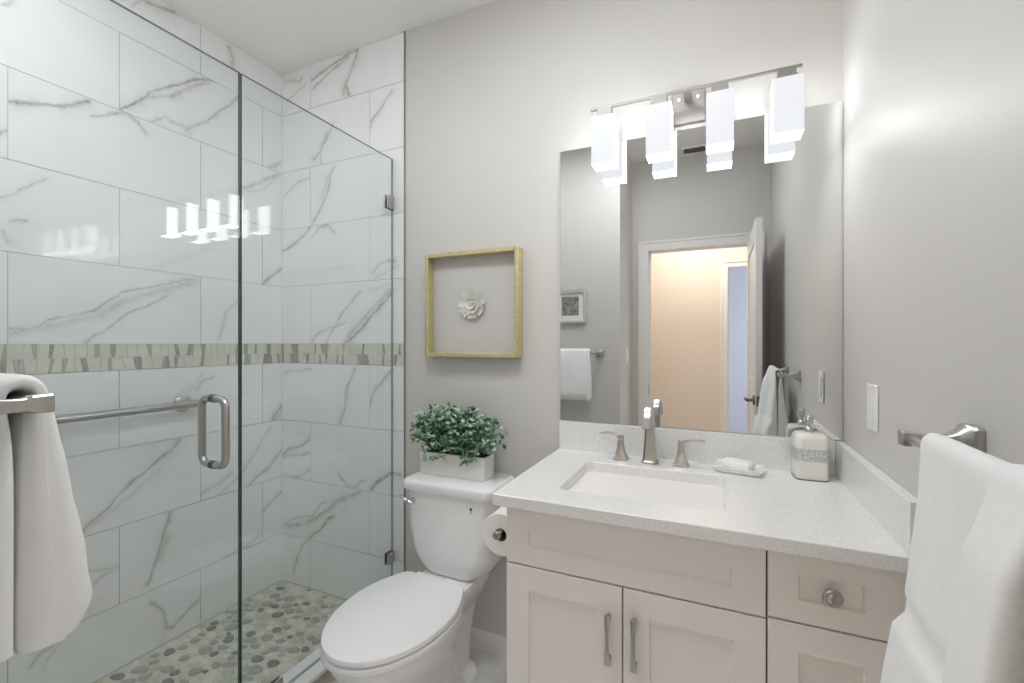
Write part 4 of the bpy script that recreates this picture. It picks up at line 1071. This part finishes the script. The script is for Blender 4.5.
prof = [(0.0200, -0.445), (RR - 0.002, -0.445), (RR, -0.443), (RR, -0.341), (RR - 0.002, -0.339), (0.0200, -0.339), (0.0200, -0.445)]
rings = [[(HX + r * math.sin(2 * PI * j / n), y, HZ - 0.0099 + r * math.cos(2 * PI * j / n)) for j in range(n)] for r, y in prof]
b.loft(rings, False, False)
tp = b.build('toilet_paper', PAPER, None, smooth=True, angle=40)
tag(tp, 'white toilet paper roll hanging on the holder beside the vanity', 'toilet paper')
n = 32
prof = [(0.0180, -0.4447), (0.0199, -0.4447), (0.0199, -0.3393), (0.0180, -0.3393), (0.0180, -0.4447)]
MB().loft([[(HX + r * math.sin(2 * PI * j / n), y, HZ - 0.0099 + r * math.cos(2 * PI * j / n)) for j in range(n)] for r, y in prof], False, False).build('cardboard_core', CARD, tp, smooth=True)

# ------------------------------------------------------------------ switch plates
def wall_plate(name, label, y, z, x, sgn, hw=0.036, hh=0.058):
    t = thing(name, label, 'switch', (x, y, z))
    MB().box(x, x + sgn * 0.006, y - hw, y + hw, z - hh, z + hh).build('cover_plate', PLATE, t, bevel=0.002)
    MB().box(x + sgn * 0.0062, x + sgn * 0.010, y - 0.0165, y + 0.0165, z - 0.034, z + 0.034).build('rocker', PLATE, t, bevel=0.0015)
wall_plate('light_switch', 'white rocker wall plate on the right wall beside the mirror', -0.303, 1.140, XR - 0.0005, -1)
wall_plate('light_switch', 'white light switch beside the door casing, seen in the mirror', -1.78, 1.20, XA + 0.0005, 1)

# ------------------------------------------------------------------ towel bars
def towel_bar_post(parent, p, n, t, m=NICKEL):
    """square flared post: p point on the wall, n unit normal, t unit vector along the bar"""
    p, n, t = Vector(p), Vector(n), Vector(t)
    u = Vector((0, 0, 1))
    b = MB()
    rings = []
    for d, w in ((0.0005, 0.026), (0.009, 0.027), (0.014, 0.024), (0.022, 0.016), (0.036, 0.0105), (0.055, 0.0085), (0.068, 0.0088), (0.072, 0.0115), (0.090, 0.0115), (0.092, 0.0100)):
        h = w if d < 0.03 or d > 0.072 else w * 0.90
        rings.append([p + n * d + t * (w * a) + u * (h * c) for a, c in ((-1, -0.85), (-0.85, -1), (0.85, -1), (1, -0.85), (1, 0.85), (0.85, 1), (-0.85, 1), (-1, 0.85))])
    b.loft(rings)
    return b.build('post', m, parent, smooth=True, angle=35)
def bar_mesh(parent, a, c, r=0.0075):
    a, c = Vector(a), Vector(c)
    return MB().tube([a, c], r, 16).build('bar', NICKEL, parent, smooth=True)
# right wall
tb = thing('towel_bar', 'brushed nickel towel bar on the right wall beside the vanity', 'towel bar', (XR, -0.98, 1.125))
towel_bar_post(tb, (XR, -0.785, 1.150), (-1, 0, 0), (0, 1, 0))
towel_bar_post(tb, (XR, -1.165, 1.150), (-1, 0, 0), (0, 1, 0))
bar_mesh(tb, (XR - 0.081, -0.796, 1.150), (XR - 0.081, -1.154, 1.150))
# towel wall
tb = thing('towel_bar', 'brushed nickel towel bar at the left edge, on the wall by the shower', 'towel bar', (-0.98, YF, 1.20))
towel_bar_post(tb, (-0.752, YF, 1.228), (0, 1, 0), (1, 0, 0))
towel_bar_post(tb, (-1.22, YF, 1.228), (0, 1, 0), (1, 0, 0))
bar_mesh(tb, (-0.763, YF + 0.081, 1.228), (-1.209, YF + 0.081, 1.228))

# ------------------------------------------------------------------ towels: a closed shell swept along the bar
def towel(name, label, frame, nst, outer_fn, inner_fn, length, parent=None, round_end=0.014, amp=0.003, seed=0.0):
    """frame(t, a, z): t along the bar in metres, a away from the wall, z up -> world.
    outer_fn(t) and inner_fn(t): profile points (a, z) of the outer and inner outline at station t, same count"""
    b = MB()
    rings = []
    ts = []
    m = 7
    for i in range(m): ts.append((round_end * (1 - math.cos(i / m * PI / 2)), math.sin(i / m * PI / 2) * 0.75 + 0.25))
    for i in range(nst + 1): ts.append((round_end + (length - 2 * round_end) * i / nst, 1.0))
    for i in range(m - 1, -1, -1): ts.append((length - round_end * (1 - math.cos(i / m * PI / 2)), math.sin(i / m * PI / 2) * 0.75 + 0.25))
    for t, k in ts:
        O, I = outer_fn(t), inner_fn(t)
        ring = []
        for (a, z), (c, w) in zip(O, I):
            ma, mz = (a + c) / 2, (z + w) / 2
            ring.append((ma + (a - ma) * k, mz + (z - mz) * k))
        back = []
        for (a, z), (c, w) in zip(O, I):
            ma, mz = (a + c) / 2, (z + w) / 2
            back.append((ma + (c - ma) * k, mz + (w - mz) * k))
        loop = ring + back[::-1]
        R = []
        for q_, (a, z) in enumerate(loop):
            p = Vector(frame(t, a, z))
            q = Vector((p.x * 14 + seed, p.y * 14, p.z * 9))
            d = noise.noise(q) * amp + noise.noise(q * 3.1) * amp * 0.35
            p2 = Vector(frame(t, a + (d if q_ < len(ring) else 0.0), z))
            R.append(p2)
        rings.append(R)
    b.loft(rings)
    o = b.build(name, TOWEL, parent, smooth=True, angle=80)
    return o
def resample(pts, n):
    pts = [Vector((p[0], p[1])) for p in pts]
    d = [0]
    for p, q in zip(pts[:-1], pts[1:]): d.append(d[-1] + (q - p).length)
    out = []
    for i in range(n):
        s = d[-1] * i / (n - 1)
        j = max(k for k in range(len(d)) if d[k] <= s + 1e-9); j = min(j, len(pts) - 2)
        f_ = (s - d[j]) / max(1e-9, d[j + 1] - d[j])
        out.append(tuple(pts[j].lerp(pts[j + 1], min(f_, 1))))
    return out
def arch(a_bar, z_bar, R, front_a, front_z, back_a, back_z, n=90, Rz=None, pw=0.8, bpw=0.7):
    Rz = Rz or R
    """outline going up the back, over the bar, down the front"""
    pts = []
    N = 16
    for i in range(N): 
        t = i / N
        pts.append((back_a + (a_bar - R - back_a) * (t ** bpw), back_z + (z_bar - back_z) * t))
    for i in range(13):
        a = PI - PI * i / 12
        pts.append((a_bar + R * math.cos(a), z_bar + Rz * math.sin(a)))
    for i in range(1, N + 1):
        t = i / N
        x = a_bar + R + (front_a - a_bar - R) * (t ** pw)
        pts.append((x, z_bar + (front_z - z_bar) * t))
    return resample(pts, n)

# left towel, folded thick, wall normal +y, bar along -x from x=-0.80
AB = 0.081
def round_hem(pts, z0, r, amt):
    return [(a - (amt * (1 - (max(0.0, z - z0)) / r) ** 2 if z < z0 + r and i > 45 else 0.0), z) for i, (a, z) in enumerate(pts)]
def lt_out(t): return round_hem(arch(AB, 1.232, 0.030, 0.166, 0.900, 0.018, 0.915), 0.900, 0.050, 0.030)
def lt_in(t): return arch(AB, 1.229, 0.0125, 0.0825, 0.904, 0.0795, 0.906, pw=0.22, bpw=8)
o = towel('towel', '', lambda t, a, z: (-0.800 - t - 0.004 * (1.23 - z), YF + a, z), 24, lt_out, lt_in, 0.34, round_end=0.016, seed=3.1, amp=0.004)
tag(o, 'white bath towel folded over the bar at the left edge, before the shower', 'towel')

# right towel: draped, flaring to the bottom, with a dobby border and an overlapping fold nearer the doorway
def rt_out(t):
    w = min(1, max(0, (t - 0.180) / 0.028)); w = w * w * (3 - 2 * w)
    pts = arch(AB, 1.156, 0.0150 + 0.006 * w, 0.150 + 0.012 * w, 0.740, 0.008, 0.76, Rz=0.020 + 0.004 * w, pw=1.5)
    out = []
    for i, (a, z) in enumerate(pts):
        if i > 40:
            k = max(0.0, (1.156 - z) / 0.41)
            a += 0.020 * w * min(1, k * 6)
            hem = min(1.0, max(0.0, (0.942 - z) / 0.006))
            low = min(1.0, max(0.0, (0.908 - z) / 0.006))
            a += -0.0035 * hem + 0.010 * low
            a += 0.004 * math.sin(t * 34 + z * 5) * k
        out.append((a, z))
    return out
def rt_in(t): return arch(AB, 1.153, 0.0098, 0.0825, 0.746, 0.0795, 0.765, Rz=0.0120, pw=0.25, bpw=8)
def rt_frame(t, a, z):
    low = min(1.0, max(0.0, (0.910 - z) / 0.01)) * 0.004
    y = -0.866 - t
    y += low * (1 - t / 0.285)
    return (XR - a, y - 0.020 * max(0, 1.05 - z) * (t / 0.29), z)
o = towel('towel', '', rt_frame, 70, rt_out, rt_in, 0.285, round_end=0.012, seed=7.7, amp=0.003)
tag(o, 'white bath towel draped over the bar on the right wall beside the vanity', 'towel')

# ------------------------------------------------------------------ print on the towel wall (seen in the mirror)
ap = thing('picture_frame', 'small silver framed grey print with white mat, seen in the mirror above the towel', 'picture', (-0.975, YF, 1.447))
ax0, ax1, az0, az1 = -1.095, -0.850, 1.447, 1.686
b = MB(); fw = 0.018
for q in ((ax0, ax0 + fw, az0, az1), (ax1 - fw, ax1, az0, az1), (ax0 + fw, ax1 - fw, az0, az0 + fw), (ax0 + fw, ax1 - fw, az1 - fw, az1)): b.box(q[0], q[1], YF + 0.0005, YF + 0.022, q[2], q[3])
b.build('frame', SILVERF, ap, bevel=0.002)
MB().box(ax0 + fw, ax1 - fw, YF + 0.0005, YF + 0.010, az0 + fw, az1 - fw).build('mat_board', MATB, ap)
MB().box(-1.035, -0.905, YF + 0.0102, YF + 0.0112, 1.503, 1.640).build('print', ART, ap)

# ------------------------------------------------------------------ bathroom door, open against the right wall
d1 = MB()
lx0, lx1, ly0, ly1 = 0.2115, 0.2465, -1.995, -1.252
for x, s in ((lx0, 1), (lx1, -1)):
    pass
d1.box(lx0 + 0.006, lx1 - 0.006, ly0, ly1, 0.012, 2.022)
for xa, xb in ((lx0, lx0 + 0.006), (lx1 - 0.006, lx1)):
    d1.box(xa, xb, ly0, ly0 + 0.11, 0.012, 2.022); d1.box(xa, xb, ly1 - 0.11, ly1, 0.012, 2.022)
    for z0, z1 in ((0.012, 0.25), (0.95, 1.08), (1.90, 2.022)): d1.box(xa, xb, ly0 + 0.11, ly1 - 0.11, z0, z1)
dob = d1.build('door_1', TRIMW, None, kind='structure', bevel=0.001)
b = MB()
hy, hz = -1.312, 0.965
for s, x in ((-1, lx0), (1, lx1)):
    b.lathe([(0.030, s * 0.0005), (0.030, s * 0.006), (0.026, s * 0.010), (0.011, s * 0.012), (0.010, s * 0.040)], (x, hy, hz), 'x', 28)
    b.tube([(x + s * 0.040, hy + 0.004, hz), (x + s * 0.046, hy - 0.03, hz), (x + s * 0.046, hy - 0.105, hz)], [0.010, 0.008, 0.006], 14)
b.build('door_handle', DARKM, dob, smooth=True)
MB().box(lx0 + 0.005, lx1 - 0.005, ly1 + 0.0003, ly1 + 0.0025, hz - 0.03, hz + 0.03).build('latch_plate', DARKM, dob)

# lamps added out of view for fill light, and the vent
def fill_disc(name, label, x, y, r, lens):
    t = thing(name, label, 'added fill lamp', (x, y, ZC - 0.03))
    MB().lathe([(r, -0.001), (r, -0.012), (r - 0.012, -0.018), (r - 0.02, -0.018)], (x, y, ZC), 'z', 40).build('rim', PLATE, t, smooth=True)
    MB().lathe([(r - 0.02, -0.0185), (r - 0.03, -0.022), (r * 0.3, -0.024)], (x, y, ZC), 'z', 40).build('lens', lens, t, smooth=True)
cl = thing('added_fill_lamp', 'added globe lamp out of view, brightening the bathroom', 'added fill lamp', (-0.10, -0.98, 2.50))
MB().lathe([(0.065, -0.0005), (0.065, -0.012), (0.05, -0.020), (0.012, -0.024), (0.012, -0.080)], (-0.10, -0.98, ZC), 'z', 32).build('canopy', NICKEL, cl, smooth=True)
MB().lathe([(0.080 * math.sin(PI * (0.12 + 0.87 * i / 14)), 0.080 * math.cos(PI * (0.12 + 0.87 * i / 14))) for i in range(15)], (-0.10, -0.98, 2.585), 'z', 28).build('globe', GLOBE, cl, smooth=True)
fill_disc('added_fill_lamp', 'added round fill lamp out of view beside the globe', -0.55, -0.95, 0.19, LENS)
fill_disc('added_fill_lamp', 'added round fill lamp out of view over the shower', -1.56, -1.18, 0.17, LENS)
fill_disc('added_fill_lamp', 'added round fill lamp out of view over the hall', -0.15, -2.60, 0.17, LENSW)
vt = thing('ceiling_vent', 'dark slotted air vent on the ceiling, seen in the mirror', 'vent', (-0.13, -1.93, ZC - 0.01))
b = MB()
for q in ((-0.225, -0.215, -1.99, -1.87), (-0.045, -0.035, -1.99, -1.87), (-0.215, -0.045, -1.99, -1.98), (-0.215, -0.045, -1.88, -1.87)): b.box(q[0], q[1], q[2], q[3], ZC - 0.008, ZC - 0.0005)
b.build('vent_frame', PLATE, vt)
b = MB()
for i in range(7):
    y = -1.972 + i * 0.0145
    b.box(-0.215, -0.045, y, y + 0.004, ZC - 0.0075, ZC - 0.002)
b.build('slats', NICKEL, vt)
MB().box(-0.215, -0.045, -1.979, -1.881, ZC - 0.0015, ZC - 0.0005).build('vent_opening', GAP, vt)
